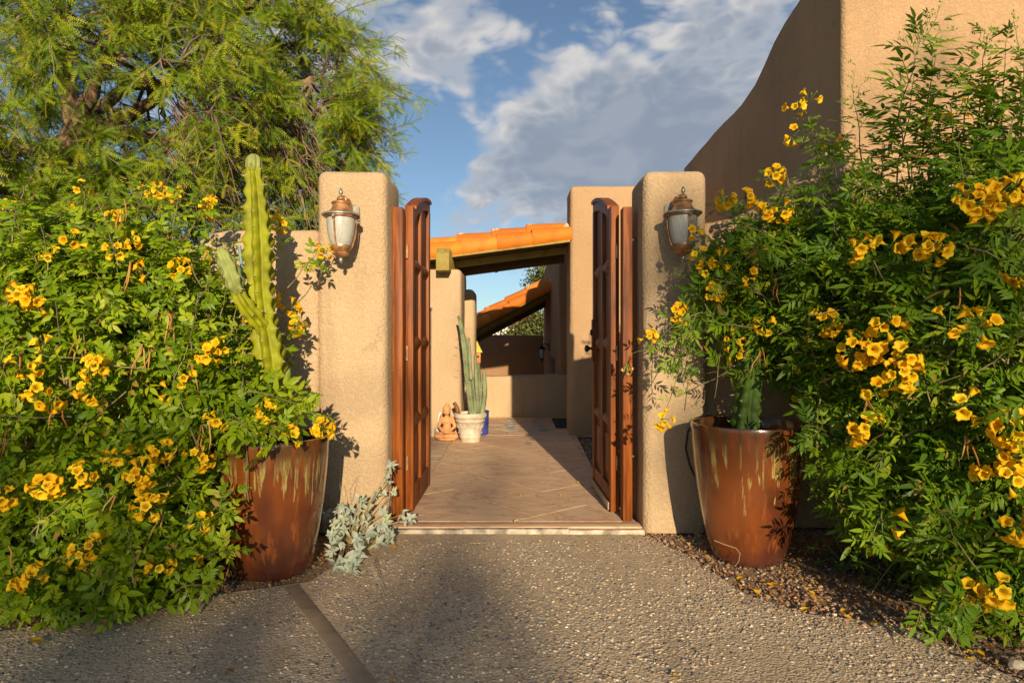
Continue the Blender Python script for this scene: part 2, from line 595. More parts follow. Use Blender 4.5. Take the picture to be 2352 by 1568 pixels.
def tile_mat():
    m, t = newmat('clay_roof_tile')
    oc = t.n('ShaderNodeTexCoord').outputs['Object']
    r = t.n('ShaderNodeObjectInfo').outputs['Random']
    a = t.noise(oc, 5.0, 5.0, 0.6)
    col = t.cramp(r, [(0.0, (0.52, 0.135, 0.016)), (0.35, (0.66, 0.185, 0.016)), (0.7, (0.74, 0.225, 0.018)), (1.0, (0.72, 0.27, 0.04))])
    col = t.mix(t.ramp(a, 0.42, 0.75, 0.0, 0.6), col, (0.42, 0.11, 0.02))
    col = t.mix(t.ramp(t.noise(oc, 16.0, 4.0, 0.7), 0.66, 0.8, 0.0, 0.5), col, (0.70, 0.40, 0.17))
    bp = t.n('ShaderNodeBump', None, Strength=0.3, Distance=0.004, Height=a)
    b = t.n('ShaderNodeBsdfPrincipled', None, Base_Color=col, Roughness=0.68, Normal=bp.outputs[0])
    b.inputs['Specular IOR Level'].default_value = 0.25
    out(t, b.outputs[0])
    return m


M_TILE = tile_mat()
M_MORTAR = simple('pale_mortar', (0.62, 0.48, 0.33), 0.9, 0, 0.2, 20.0, 0.6, 60.0)
M_BRONZE = simple('antique_copper', (0.44, 0.22, 0.09), 0.45, 0.4, 0.35, 22.0, 0.15, 80.0)
M_SILVER = simple('rubbed_pewter', (0.36, 0.33, 0.27), 0.42, 0.6, 0.25, 30.0)
M_PLATE = simple('dull_pewter_plate', (0.30, 0.26, 0.20), 0.75, 0.2, 0.3, 30.0)
M_BLACK = simple('black_iron', (0.025, 0.025, 0.03), 0.38, 0.6, 0.2, 20.0)
M_GLAZE_L = glaze('copper_glaze', 0.71)
M_SOIL = ground_mat('potting_soil', (0.07, 0.045, 0.03), (0.10, 0.065, 0.04), (0.14, 0.09, 0.06))
M_DIRT = ground_mat('dry_dirt', (0.34, 0.225, 0.135), (0.27, 0.175, 0.105), (0.42, 0.29, 0.18))
M_DRIVE = ground_mat('aggregate_concrete', (0.60, 0.45, 0.285), (0.50, 0.37, 0.235), (0.66, 0.51, 0.33))
M_PAVER = paver_mat('terracotta_paver', (0.73, 0.52, 0.325), (0.67, 0.45, 0.27), (0.48, 0.235, 0.13))
M_PAVER2 = paver_mat('buff_floor_tile', (0.58, 0.43, 0.29), (0.52, 0.36, 0.23), (0.42, 0.25, 0.15))
M_GROUT = simple('pale_grout', (0.64, 0.42, 0.275), 0.9, 0, 0.2, 10.0)
M_LIP = simple('whitish_concrete_lip', (0.50, 0.41, 0.30), 0.9, 0, 0.4, 9.0, 0.5, 50.0)
M_STRIP = wood('weathered_joint_board', (0.38, 0.265, 0.165), (0.48, 0.345, 0.215), 0.85, (10, 10, 10), 0.0)
M_STONE = tinted('pebble_stone', 0.75)
M_BARK = simple('rough_bark', (0.19, 0.115, 0.07), 0.95, 0, 0.45, 14.0, 1.0, 30.0, 0, (1, 1, 0.35))
M_TWIG = simple('mesquite_twig', (0.25, 0.165, 0.115), 0.9, 0, 0.3, 6.0)
M_STEM = simple('shrub_stem', (0.20, 0.17, 0.075), 0.8, 0, 0.35, 8.0)
M_LEAF_L = leafmat('broad_leaf', [(0.0, (0.095, 0.175, 0.006)), (0.4, (0.175, 0.275, 0.008)), (0.75, (0.26, 0.355, 0.010)), (0.965, (0.38, 0.44, 0.016)), (0.985, (0.36, 0.22, 0.05))], 0.34, (0.42, 0.52, 0.02))
M_LEAF_R = leafmat('narrow_leaf', [(0.0, (0.062, 0.138, 0.008)), (0.45, (0.120, 0.222, 0.010)), (0.8, (0.185, 0.290, 0.012)), (0.965, (0.27, 0.34, 0.014)), (0.985, (0.34, 0.20, 0.05))], 0.30, (0.24, 0.36, 0.02))
M_LEAF_M = leafmat('mesquite_leaf', [(0.0, (0.085, 0.165, 0.008)), (0.4, (0.18, 0.28, 0.010)), (0.75, (0.29, 0.36, 0.012)), (1.0, (0.47, 0.42, 0.012))], 0.32, (0.36, 0.44, 0.02), 0.5)
M_LEAF_F = leafmat('olive_leaf', [(0.0, (0.055, 0.075, 0.020)), (0.5, (0.11, 0.13, 0.035)), (1.0, (0.22, 0.20, 0.055))], 0.15, (0.2, 0.25, 0.05), 0.6)
M_LEAF_S = leafmat('silver_leaf', [(0.0, (0.31, 0.36, 0.27)), (0.5, (0.42, 0.46, 0.36)), (0.9, (0.52, 0.54, 0.42)), (1.0, (0.42, 0.45, 0.13))], 0.12, (0.45, 0.5, 0.3), 0.75)
M_FLOWER = leafmat('yellow_petal', [(0.0, (0.80, 0.43, 0.004)), (0.5, (0.88, 0.54, 0.008)), (1.0, (0.92, 0.64, 0.02))], 0.30, (0.95, 0.55, 0.01), 0.55)
M_DRIED = leafmat('withered_petal', [(0.0, (0.62, 0.36, 0.12)), (1.0, (0.75, 0.52, 0.25))], 0.2, (0.7, 0.45, 0.2), 0.7)
M_POD = leafmat('dry_seed_pod', [(0.0, (0.32, 0.12, 0.03)), (0.5, (0.42, 0.20, 0.05)), (1.0, (0.52, 0.36, 0.10))], 0.1, (0.5, 0.25, 0.08), 0.7)
M_CALYX = simple('green_calyx', (0.16, 0.24, 0.02), 0.6)
def cactus_mat(name, c, cork=0.66):
    m, t = newmat(name)
    oc = t.n('ShaderNodeTexCoord').outputs['Object']
    col = t.mix(t.ramp(t.noise(oc, 7.0, 5.0, 0.6), 0.3, 0.7), tuple(x * 0.55 for x in c), tuple(x * 1.08 for x in c))
    col = t.mix(t.ramp(t.noise(oc, 38.0, 3.0, 0.6), 0.6, 0.75, 0.0, 0.4), col, tuple(min(1, x * 1.3 + 0.03) for x in c))
    sc = t.noise(t.scale(oc, (1, 1, 0.6)), 13.0, 5.0, 0.7)
    col = t.mix(t.ramp(sc, cork, cork + 0.06, 0.0, 0.8), col, (0.27, 0.19, 0.09))
    bp = t.n('ShaderNodeBump', None, Strength=0.25, Distance=0.003, Height=t.noise(oc, 45.0, 4.0, 0.6))
    b_ = t.n('ShaderNodeBsdfPrincipled', None, Base_Color=col, Roughness=0.6, Normal=bp.outputs[0])
    b_.inputs['Specular IOR Level'].default_value = 0.25
    out(t, b_.outputs[0])
    return m


M_CACTUS = cactus_mat('yellow_cactus_skin', (0.26, 0.27, 0.006), 0.69)  # yellow green is the skin's own colour
M_CACTUS_P = cactus_mat('pale_cactus_skin', (0.28, 0.32, 0.09), 0.72)
M_CACTUS_D = cactus_mat('dark_cactus_skin', (0.065, 0.125, 0.014))
M_CACTUS_G = cactus_mat('grey_cactus_skin', (0.22, 0.25, 0.13), 0.7)
M_SPINE = simple('tan_spine', (0.42, 0.34, 0.22), 0.8)
M_URN = simple('cream_cast_stone', (0.55, 0.46, 0.35), 0.8, 0, 0.15, 12.0, 0.3, 70.0)
M_TERRA = simple('terracotta_clay', (0.58, 0.27, 0.11), 0.8, 0, 0.15, 14.0, 0.25, 80.0)
M_BLUE = simple('cobalt_glaze', (0.035, 0.05, 0.24), 0.25, 0, 0.3, 10.0, 0, 0, 0.4)
M_MAT = simple('black_rubber', (0.018, 0.019, 0.02), 0.8, 0, 0.3, 30.0, 0.5, 80.0)
M_HOSE = simple('black_tubing', (0.015, 0.015, 0.016), 0.5)
M_WHITE = simple('white_plaster', (0.75, 0.70, 0.62), 0.85)
M_REDROOF = simple('red_roof', (0.36, 0.10, 0.05), 0.8)
M_DARKDOOR = simple('dark_door_wood', (0.05, 0.025, 0.015), 0.6)
M_ORN_Y = simple('yellow_paint', (0.62, 0.48, 0.05), 0.6)
M_ORN_O = simple('orange_paint', (0.60, 0.19, 0.03), 0.6)
M_STAKE = simple('blue_green_stake', (0.12, 0.26, 0.27), 0.5)


def glass_mat():
    m, t = newmat('frosted_seeded_glass')
    oc = t.n('ShaderNodeTexCoord').outputs['Object']
    s = t.noise(t.scale(oc, (70, 70, 18)), 1.4, 4.0, 0.7)
    col = t.mix(t.ramp(s, 0.3, 0.7), (0.50, 0.49, 0.42), (0.66, 0.64, 0.56))
    bp = t.n('ShaderNodeBump', None, Strength=0.35, Distance=0.002, Height=s)
    b = t.n('ShaderNodeBsdfPrincipled', None, Base_Color=col, Roughness=0.28, Normal=bp.outputs[0])
    tr = t.n('ShaderNodeBsdfTranslucent', None, Color=col)
    out(t, t.n('ShaderNodeMixShader', None, i0=0.25, i1=b.outputs[0], i2=tr.outputs[0]).outputs[0])
    return m


M_GLASS = glass_mat()

# ------------------------------------------------------------------ ground, driveway, path
def sheet(name, pts, z, mat, parent=None, kind='structure', thick=0.06):
    mb = MB().prism([(p[0], p[1]) for p in pts], z - thick, z, 'z')
    o = part(name, mb, mat, parent, smooth=False)
    if parent is None:
        tag(o, kind=kind)
    return o


sheet('ground', [(-400, -300), (400, -300), (400, 600), (-400, 600)], -0.015, M_DIRT, thick=0.3)
drive_outline = [(-6, -6), (2.6, -6), (2.5, 0.5), (2.1, 1.7), (1.79, 2.33), (1.70, 2.70), (1.31, 2.82), (1.125, 3.03), (1.054, 3.333),
                 (0.979, 3.6), (0.83, 3.97), (-0.86, 3.99), (-0.93, 3.55), (-1.02, 3.2), (-1.35, 3.06), (-2.2, 2.62), (-6, 2.0)]
driveway = sheet('driveway', drive_outline, 0.0, M_DRIVE)


def inside(pts, x, y):
    n = len(pts)
    r = np.zeros(x.shape, bool)
    j = n - 1
    for i in range(n):
        xi, yi = pts[i]; xj, yj = pts[j]
        if yi != yj:
            c = ((yi > y) != (yj > y)) & (x < (xj - xi) * (y - yi) / (yj - yi) + xi)
            r ^= c
        j = i
    return r


def stones(name, xy, z, smin, smax, palette, wts, flat=0.5, parent=None, sink=0.35):
    """many small uneven stones joined into one mesh"""
    base = MB().ball((0, 0, 0), 1.0, 6, 4)
    V0 = np.array(base.v, float)
    F0 = []
    for f in base.f:
        for k in range(1, len(f) - 1):
            F0.append((f[0], f[k], f[k + 1]))
    F0 = np.array(F0)
    n = len(xy)
    s = smin + (smax - smin) * rng.rand(n) ** 2.2
    el = 0.65 + 0.7 * rng.rand(n)
    ang = rng.rand(n) * 2 * PI
    jit = 1 + 0.22 * rng.normal(size=(n, len(V0)))
    P = V0[None] * jit[:, :, None]
    P = P * np.stack([s * el, s / el, s * flat * (0.7 + 0.6 * rng.rand(n))], 1)[:, None, :]
    c, sn = np.cos(ang)[:, None], np.sin(ang)[:, None]
    X = P[:, :, 0] * c - P[:, :, 1] * sn + xy[:, 0:1]
    Y = P[:, :, 0] * sn + P[:, :, 1] * c + xy[:, 1:2]
    zz = z if hasattr(z, '__len__') else np.full(n, z)
    Z = P[:, :, 2] + zz[:, None] + (s * flat * (0.5 - sink))[:, None]
    V = np.stack([X, Y, Z], 2).reshape(-1, 3)
    F = (F0[None] + (np.arange(n) * len(V0))[:, None, None]).reshape(-1, 3)
    pal = np.array(palette)[rng.choice(len(palette), n, p=np.array(wts) / sum(wts))]
    pal = np.clip(pal * (0.75 + 0.5 * rng.rand(n, 1)), 0, 1)
    me = tri_mesh(name, V, F, None, np.repeat(pal, len(V0), 0))
    o = finish(name, me, M_STONE, parent, True, 0)
    return tag(o, kind='stuff')


PEB = [(0.13, 0.125, 0.12), (0.24, 0.21, 0.17), (0.45, 0.35, 0.23), (0.55, 0.44, 0.30), (0.33, 0.19, 0.11), (0.60, 0.52, 0.42), (0.17, 0.17, 0.18), (0.38, 0.29, 0.19)]
N = 36000
xy = np.c_[rng.uniform(-2.3, 2.3, N), rng.uniform(2.1, 3.86, N)]
xy = xy[inside(drive_outline, xy[:, 0], xy[:, 1])]
drift = np.array([mnoise.noise(Vector((x * 1.6, y * 1.3, 3.1))) + 0.5 * mnoise.noise(Vector((x * 5, y * 5, 1.0))) for x, y in xy])     # sand drifted over the stones
keep = rng.rand(len(xy)) < np.clip(1.2 - (xy[:, 1] - 3.4) * 1.6, 0.25, 1) * np.clip(0.85 - drift * 1.5, 0.2, 1)
xy = xy[keep & (np.abs((xy[:, 0] + 1.07) - (3.14 - xy[:, 1]) * 0.632) > 0.05)]
stones('driveway_pebbles', xy, 0.0, 0.002, 0.0085, PEB, [2.2, 2.2, 5, 3.5, 1.3, 1.0, 1.6, 4], 0.5, driveway, 0.5)
xy = np.c_[rng.uniform(-1.6, 2.0, 6000), rng.uniform(0.6, 2.1, 6000)]
stones('pebbles_underfoot', xy, 0.0, 0.004, 0.0115, PEB, [3, 3, 4, 3, 1.3, 1.3, 2, 3], 0.55, driveway)

# joint board let into the driveway
a, b = gnd(668, 1345), gnd(838, 1568)
d = (b - a).normalized()
s = Vector((-d.y, d.x, 0))
b2 = a + d * 3.2
jb = MB()
jb.add([a + s * 0.035 + Vector((0, 0, zz)) for zz in (-0.05, 0.006)] + [a - s * 0.035 + Vector((0, 0, zz)) for zz in (-0.05, 0.006)] +
       [b2 + s * 0.035 + Vector((0, 0, zz)) for zz in (-0.05, 0.006)] + [b2 - s * 0.035 + Vector((0, 0, zz)) for zz in (-0.05, 0.006)],
       [(0, 1, 3, 2), (4, 6, 7, 5), (0, 4, 5, 1), (2, 3, 7, 6), (1, 5, 7, 3), (0, 2, 6, 4)])
part('joint_board', jb, M_STRIP, driveway, bevel=0.004)

# gravel and litter beds
GRV = [(0.24, 0.145, 0.085), (0.30, 0.195, 0.12), (0.36, 0.26, 0.17), (0.46, 0.39, 0.31), (0.18, 0.115, 0.08), (0.30, 0.155, 0.085)]


def bed(name, x0, x1, y0, y1, n, size, exclude=(), include=None):
    xy = np.c_[rng.uniform(x0, x1, n), rng.uniform(y0, y1, n)]
    k = ~inside(drive_outline, xy[:, 0], xy[:, 1])
    if include is not None:
        k &= include(xy)
    return stones(name, xy[k], -0.012, size * 0.35, size, GRV, [3, 3, 2, 1.2, 3, 2], 0.6, None, 0.1)


bed('gravel_bed', 0.85, 2.6, 2.2, 4.25, 6500, 0.012)
bed('gravel_strip', 0.74, 1.6, 4.75, 8.0, 3400, 0.02)
bed('dirt_crumbs', -2.4, -0.8, 2.5, 4.0, 2200, 0.010)
# loose crumbs along the driveway's ragged edge
ex = []
for (xa, ya), (xb, yb) in zip(drive_outline[3:10], drive_outline[4:11]):
    m_ = int(260 * math.hypot(xb - xa, yb - ya))
    tt = rng.rand(m_, 1)
    ex.append(np.array([[xa, ya]]) * (1 - tt) + np.array([[xb, yb]]) * tt + rng.normal(size=(m_, 2)) * 0.06)
stones('edge_crumbs', np.concatenate(ex), 0.0, 0.003, 0.010, GRV, [3, 3, 2, 1, 3, 2], 0.6, None, 0.2)

# paved path through the gate: turned square pavers, joints left between them
ZP = 0.03
path = sheet('path', [(-0.79, 4.0), (0.835, 4.0), (0.80, 4.5), (0.72, 4.6), (0.815, 8.0), (1.35, 8.6), (1.35, 9.9), (-0.66, 9.9), (-0.66, 8.0), (-1.55, 7.9), (-1.55, 4.5), (-0.79, 4.46)], ZP - 0.008, M_GROUT, thick=0.09)


def clip(poly, box):
    x0, x1, y0, y1 = box
    for ax, lim, sgn in ((0, x0, 1), (0, x1, -1), (1, y0, 1), (1, y1, -1)):
        outp = []
        for i in range(len(poly)):
            p, q = poly[i], poly[(i + 1) % len(poly)]
            ip, iq = (p[ax] - lim) * sgn >= 0, (q[ax] - lim) * sgn >= 0
            if ip:
                outp.append(p)
            if ip != iq:
                k = (lim - p[ax]) / (q[ax] - p[ax])
                outp.append((p[0] + (q[0] - p[0]) * k, p[1] + (q[1] - p[1]) * k))
        poly = outp
        if len(poly) < 3:
            return []
    return poly


def tiles(parent, name, boxlim, size, ang, gap, z, mat, asp=1.0):
    ca, sa = math.cos(ang), math.sin(ang)
    cx, cy = (boxlim[0] + boxlim[1]) / 2, (boxlim[2] + boxlim[3]) / 2
    for i in range(-14, 15):
        for j in range(-14, 15):
            c = [(i + u) * size * asp + (gap / 2 if u == 0 else -gap / 2) for u in (0, 1)]
            e = [(j + u) * size + (gap / 2 if u == 0 else -gap / 2) for u in (0, 1)]
            poly = [(cx + x * ca - y * sa, cy + x * sa + y * ca) for x, y in ((c[0], e[0]), (c[1], e[0]), (c[1], e[1]), (c[0], e[1]))]
            poly = clip(poly, boxlim)
            if len(poly) < 3:
                continue
            ar = abs(sum(poly[k][0] * poly[(k + 1) % len(poly)][1] - poly[(k + 1) % len(poly)][0] * poly[k][1] for k in range(len(poly)))) / 2
            if ar < 0.004:
                continue
            dz = rng.uniform(-0.001, 0.001)
            part(name, MB().prism(poly, z - 0.02, z + dz, 'z'), mat, parent, smooth=False)


tiles(path, 'paving_tile', (-0.70, 0.725, 4.16, 7.98), 0.50, math.radians(38), 0.004, ZP, M_PAVER)
tiles(path, 'floor_tile', (-1.52, -0.712, 4.62, 7.84), 0.30, 0.0, 0.008, ZP + 0.002, M_PAVER2, 1.33)
tiles(path, 'hall_tile', (-0.65, 1.33, 8.0, 9.88), 0.40, 0.0, 0.007, ZP, M_PAVER, 1.0)
M_INLAY = simple('pale_glazed_inlay', (0.36, 0.40, 0.38), 0.35, 0, 0.4, 9.0)
for cxp, xx in ((0, -0.025), (1, 0.385)):
    for k in range(5):
        yy = 8.42 + k * 0.27
        part('decorative_tile', MB().prism([(xx - 0.105, yy), (xx, yy - 0.10), (xx + 0.105, yy), (xx, yy + 0.10)], ZP - 0.01, ZP + 0.004, 'z'), M_INLAY, path, smooth=False)
# threshold course and its pale worn lip
part('threshold_course', MB().box(-0.785, 0.832, 4.035, 4.15, -0.05, ZP + 0.001), M_PAVER, path, bevel=0.006)
lip = MB()
lx = [-0.80, -0.31, 0.36, 0.84]
for x0, x1 in zip(lx, lx[1:]):
    lip.box(x0, x1 - 0.0006, 3.99 + rng.uniform(-0.003, 0.006), 4.033, -0.05, ZP - 0.006 + rng.uniform(-0.004, 0.004))
part('worn_lip', lip, M_LIP, path, bevel=0.004)

# ------------------------------------------------------------------ garden wall with its gate pillar (left)
gw = empty('garden_wall', (-1.0, 4.2, 0), 'tan stucco garden wall with curved step rising to the lantern pillar left of the gate', 'wall')
slab('pillar', [(-1.237, 0), (-0.793, 0), (-0.793, 2.30), (-1.237, 2.30)], 4.0, 4.46, M_STUCCO, parent=gw, bevel=0.055)
wl = [(-8.5, 0), (-1.225, 0), (-1.225, 1.93), (-1.30, 1.925), (-1.80, 1.925), (-1.90, 1.905), (-2.0, 1.85), (-2.09, 1.77), (-2.16, 1.72), (-2.26, 1.70), (-8.5, 1.68)]
slab('wall', wl, 4.012, 4.30, M_STUCCO, parent=gw, bevel=0.045, cell=0.22)
# gate pillar on the right, low swooping wall to the house
gp = empty('gate_pillar', (1.03, 4.2, 0), 'stucco pillar with rounded top carrying the lantern right of the gate', 'pillar')
slab('pillar', [(0.8375, 0), (1.237, 0), (1.237, 2.30), (0.8375, 2.30)], 4.0, 4.46, M_STUCCO, parent=gp, bevel=0.055)
sw = empty('swooping_wall', (1.7, 4.3, 0), 'dark swooping stucco wall curving up from the right pillar to the house behind the bush', 'wall')
slab('wall', [(1.225, 0), (2.26, 0), (2.26, 2.62), (2.1, 2.50), (1.93, 2.36), (1.78, 2.22), (1.62, 2.10), (1.45, 2.02), (1.225, 1.98)], 4.12, 4.34, M_STUCCO_H, parent=sw, bevel=0.045)

# ------------------------------------------------------------------ house
hs = empty('adobe_house', (3.0, 6.0, 0), 'tall tan adobe house with wavy sloping parapet rising behind the right bush', 'house')
prof = [(4.3, 0), (4.3, 4.05), (4.6, 4.0), (4.957, 3.90), (5.236, 3.86), (5.45, 3.80), (5.65, 3.69), (5.85, 3.605), (6.235, 3.55), (6.7, 3.55), (7.04, 3.545), (7.6, 3.52), (8.3, 3.49), (8.3, 0)]
slab('main_block', prof, 2.25, 8.0, M_STUCCO_H, 'x', hs, bevel=0.035, cell=0.3)
slab('entry_pier', [(0.735, 0), (2.26, 0), (2.26, 3.19), (0.735, 3.19)], 8.0, 8.55, M_STUCCO_H, parent=hs, bevel=0.06)
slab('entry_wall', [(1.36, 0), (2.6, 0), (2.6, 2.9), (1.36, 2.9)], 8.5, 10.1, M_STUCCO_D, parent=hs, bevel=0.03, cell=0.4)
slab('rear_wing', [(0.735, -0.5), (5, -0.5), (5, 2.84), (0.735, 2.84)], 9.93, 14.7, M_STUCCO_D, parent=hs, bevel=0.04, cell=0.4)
dn = part('dark_niche_panel', MB().box(0.722, 0.76, 10.9, 12.1, -0.4, 0.92), M_DARKDOOR, hs, bevel=0.004)  # flat dark panel; its colour stands for the shade inside a niche
part('entry_door', MB().box(1.33, 1.37, 8.75, 9.7, 0.03, 2.1), M_DARKDOOR, hs, bevel=0.004)

# courtyard low wall and the shaded rear wall
lw = empty('low_wall', (0, 9.95, 0), 'low stucco courtyard wall behind the potted columnar cactus and the doormat', 'wall')
slab('wall', [(-0.62, 0), (1.37, 0), (1.37, 0.70), (0.9, 0.695), (0.2, 0.682), (-0.62, 0.665)], 9.9, 10.15, M_STUCCO, parent=lw, bevel=0.04)
rw = empty('courtyard_wall', (0, 14.6, 0), 'dark shaded stucco wall at the far back under the second tiled porch', 'wall')
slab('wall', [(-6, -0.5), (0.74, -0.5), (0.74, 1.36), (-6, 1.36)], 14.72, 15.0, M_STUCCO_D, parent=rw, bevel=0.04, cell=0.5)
sheet('patio', [(-6, 10.15), (3, 10.15), (3, 14.8), (-6, 14.8)], -0.008, M_PAVER2, thick=0.05)


# ------------------------------------------------------------------ tiled porches
def barrel_tile(r0, r1, length, thick=0.017, a0=-25, a1=205, seg=9):
    """half-round clay tile, axis along x, wide end (r0) at x=0"""
    vs, fs = [], []
    for (x, r) in ((0.0, r0), (length, r1)):
        for rr in (r, r - thick):
            for k in range(seg + 1):
                a = math.radians(a0 + (a1 - a0) * k / seg)
                vs.append((x, -math.cos(a) * rr, math.sin(a) * rr))
    m = seg + 1
    for k in range(seg):
        fs.append((k, k + 1, 2 * m + k + 1, 2 * m + k))
        fs.append((m + k + 1, m + k, 3 * m + k, 3 * m + k + 1))
        fs.append((k + 1, k, m + k, m + k + 1))
        fs.append((2 * m + k, 2 * m + k + 1, 3 * m + k + 1, 3 * m + k))
    for q in (0, seg):
        fs.append((q, m + q, 3 * m + q, 2 * m + q))
    mb = MB(); mb.add(vs, fs)
    return mb


TILE_ME = {}


def tile_obj(parent, kind, loc, slope, roll=0.0):
    if kind not in TILE_ME:
        mb = barrel_tile(0.117, 0.095, 0.50, a0=-62 if kind == 'rake' else -8, a1=150 if kind == 'rake' else 188)
        o = part('roof_tile', mb, M_TILE)
        TILE_ME[kind] = o.data
    else:
        o = bpy.data.objects.new('roof_tile', TILE_ME[kind]); COL.objects.link(o)
    o.parent = parent
    o.location = Vector(loc) - root_loc(parent)
    o.rotation_euler = (roll, -slope, 0)
    return o


def lump(mb, c, r):
    b = MB().ball((0, 0, 0), 1, 8, 6)
    vs = []
    for v in b.v:
        v = Vector(v)
        k = 1 + 0.35 * mnoise.noise(v * 1.7 + Vector(c) * 9)
        vs.append(Vector(c) + Vector((v.x * r[0], v.y * r[1], v.z * r[2])) * k)
    mb.add(vs, b.f)


def porch(root, xr, zr, slope_t, Y0, Y1, xl, rows, second_dz=0.105):
    """shed roof: right end (xr, deck height zr) falling to xl; rake edge at Y0 facing the viewer"""
    sl = math.atan(slope_t)
    cs = math.cos(sl)
    Z = lambda x: zr + (x - xr) * slope_t
    mb = MB()
    mb.prism([(xl, Z(xl) - 0.028), (xr, Z(xr) - 0.028), (xr, Z(xr)), (xl, Z(xl))], Y0 + 0.02, Y1, 'y')
    part('roof_deck', mb, M_DECK, root, smooth=False)
    part('fascia', MB().prism([(xl - 0.01, Z(xl) - 0.035), (xr, Z(xr) - 0.035), (xr, Z(xr) + 0.004), (xl - 0.01, Z(xl) + 0.004)], Y0 - 0.012, Y0 + 0.018, 'y'), M_BEAM, root, smooth=False)
    nb = int((Y1 - Y0) / 0.55)
    for k in range(nb + 1):
        y = Y0 + 0.42 + k * (Y1 - Y0 - 0.55) / nb
        part('rafter', MB().prism([(xl + 0.02, Z(xl + 0.02) - 0.12), (xr, Z(xr) - 0.12), (xr, Z(xr) - 0.03), (xl + 0.02, Z(xl + 0.02) - 0.03)], y, y + 0.05, 'y'), M_BEAM if k < nb else M_DECK, root, smooth=False)
    step = 0.45
    n = int((xr - xl) / (step * cs)) + 1
    for r in range(rows):
        for k in range(n):
            off = 0.0 if r == 0 else -0.035 * (r % 2 + 1)
            x = xr - 0.03 + off - (k + 1) * step * cs
            hz = 0.078 if r == 0 else 0.06 + second_dz
            y = Y0 + 0.045 + (0 if r == 0 else 0.135 + (r - 1) * 0.2)
            tile_obj(root, 'rake' if r == 0 else 'field', (x, y, Z(x) + hz + 0.004 + rng.uniform(-0.003, 0.003)), sl - math.radians(2.0) + rng.uniform(-0.012, 0.012), rng.uniform(-0.04, 0.04))
    for k in range(n):
        m = MB()
        x = xr - 0.065 - (k + 1) * step * cs
        for q in range(3):
            lump(m, (x + 0.02 * q - 0.015, Y0 + 0.16 + rng.uniform(-0.02, 0.02), Z(x) + 0.06 + second_dz + 0.082 + 0.008 * q), (0.036, 0.045, 0.032))
        part('mortar', m, M_MORTAR, root)
    m = MB()
    for q in range(7):
        lump(m, (xr - 0.04, Y0 + 0.0 + q * 0.045, Z(xr) + 0.08 + 0.09 * math.sin(q / 6 * PI * 0.7)), (0.05, 0.04, 0.07))
    part('mortar', m, M_MORTAR, root)


pr = empty('tiled_porch', (-0.5, 9.0, 2.2), 'orange clay tiled porch roof on a stucco column just beyond the open gates', 'porch')
porch(pr, 0.735, 2.505, 0.13, 8.0, 8.95, -1.75, 5)  # roof cut short in depth so sunlight reaches the further porch
part('underside_fill_beam', MB().prism([(-1.75, 2.182 - 0.19), (0.735, 2.505 - 0.185), (0.735, 2.505 - 0.03), (-1.75, 2.182 - 0.03)], 8.86, 8.94, 'y'), M_DECK, pr, smooth=False)  # added beam, fills the dark underside area behind the shortened roof
slab('column', [(-1.45, 0), (-0.627, 0), (-0.627, 2.115), (-1.45, 2.115)], 7.85, 8.42, M_STUCCO, parent=pr, bevel=0.06)
slab('rear_column', [(-1.25, 0), (-0.566, 0), (-0.566, 2.02), (-1.25, 2.02)], 9.72, 10.2, M_STUCCO, parent=pr, bevel=0.09)
bm_ = MB().prism([(7.60, 2.065), (7.60, 2.27), (7.70, 2.345), (10.32, 2.345), (10.46, 2.20), (10.46, 2.09), (10.40, 2.065)], -0.915, -0.755, 'x')
part('beam', bm_, M_BEAM, pr, bevel=0.006)
hk = MB()
hp = [(0.0, 0.07), (0.0, 0.0), (0.006, -0.02), (0.022, -0.032), (0.042, -0.024), (0.048, -0.004)]
hx = at(1137, 622, 8.9)
hk.tube([(hx.x - 0.02 + p[0] * 1.4, 8.9, hx.z + 0.02 + p[1] * 1.4) for p in hp], 0.0055, 6)
tag(part('ceiling_hook', hk, M_BLACK), 'small black hook hanging from the underside of the nearer tiled porch', 'hook')
p2 = empty('tiled_porch', (0, 13.0, 1.8), 'steep orange tiled porch roof further back, partly in shade above the low wall', 'porch')
porch(p2, 0.80, 2.237, 0.52, 12.0, 14.1, -1.3, 10, 0.12)
part('back_beam', MB().prism([(-1.3, 2.237 - 2.1 * .52 - 0.24), (0.735, 2.03 - 0.06), (0.735, 2.19), (-1.3, 2.237 - 2.1 * .52 - 0.03)], 13.95, 14.08, 'y'), M_DECK, p2, smooth=False)


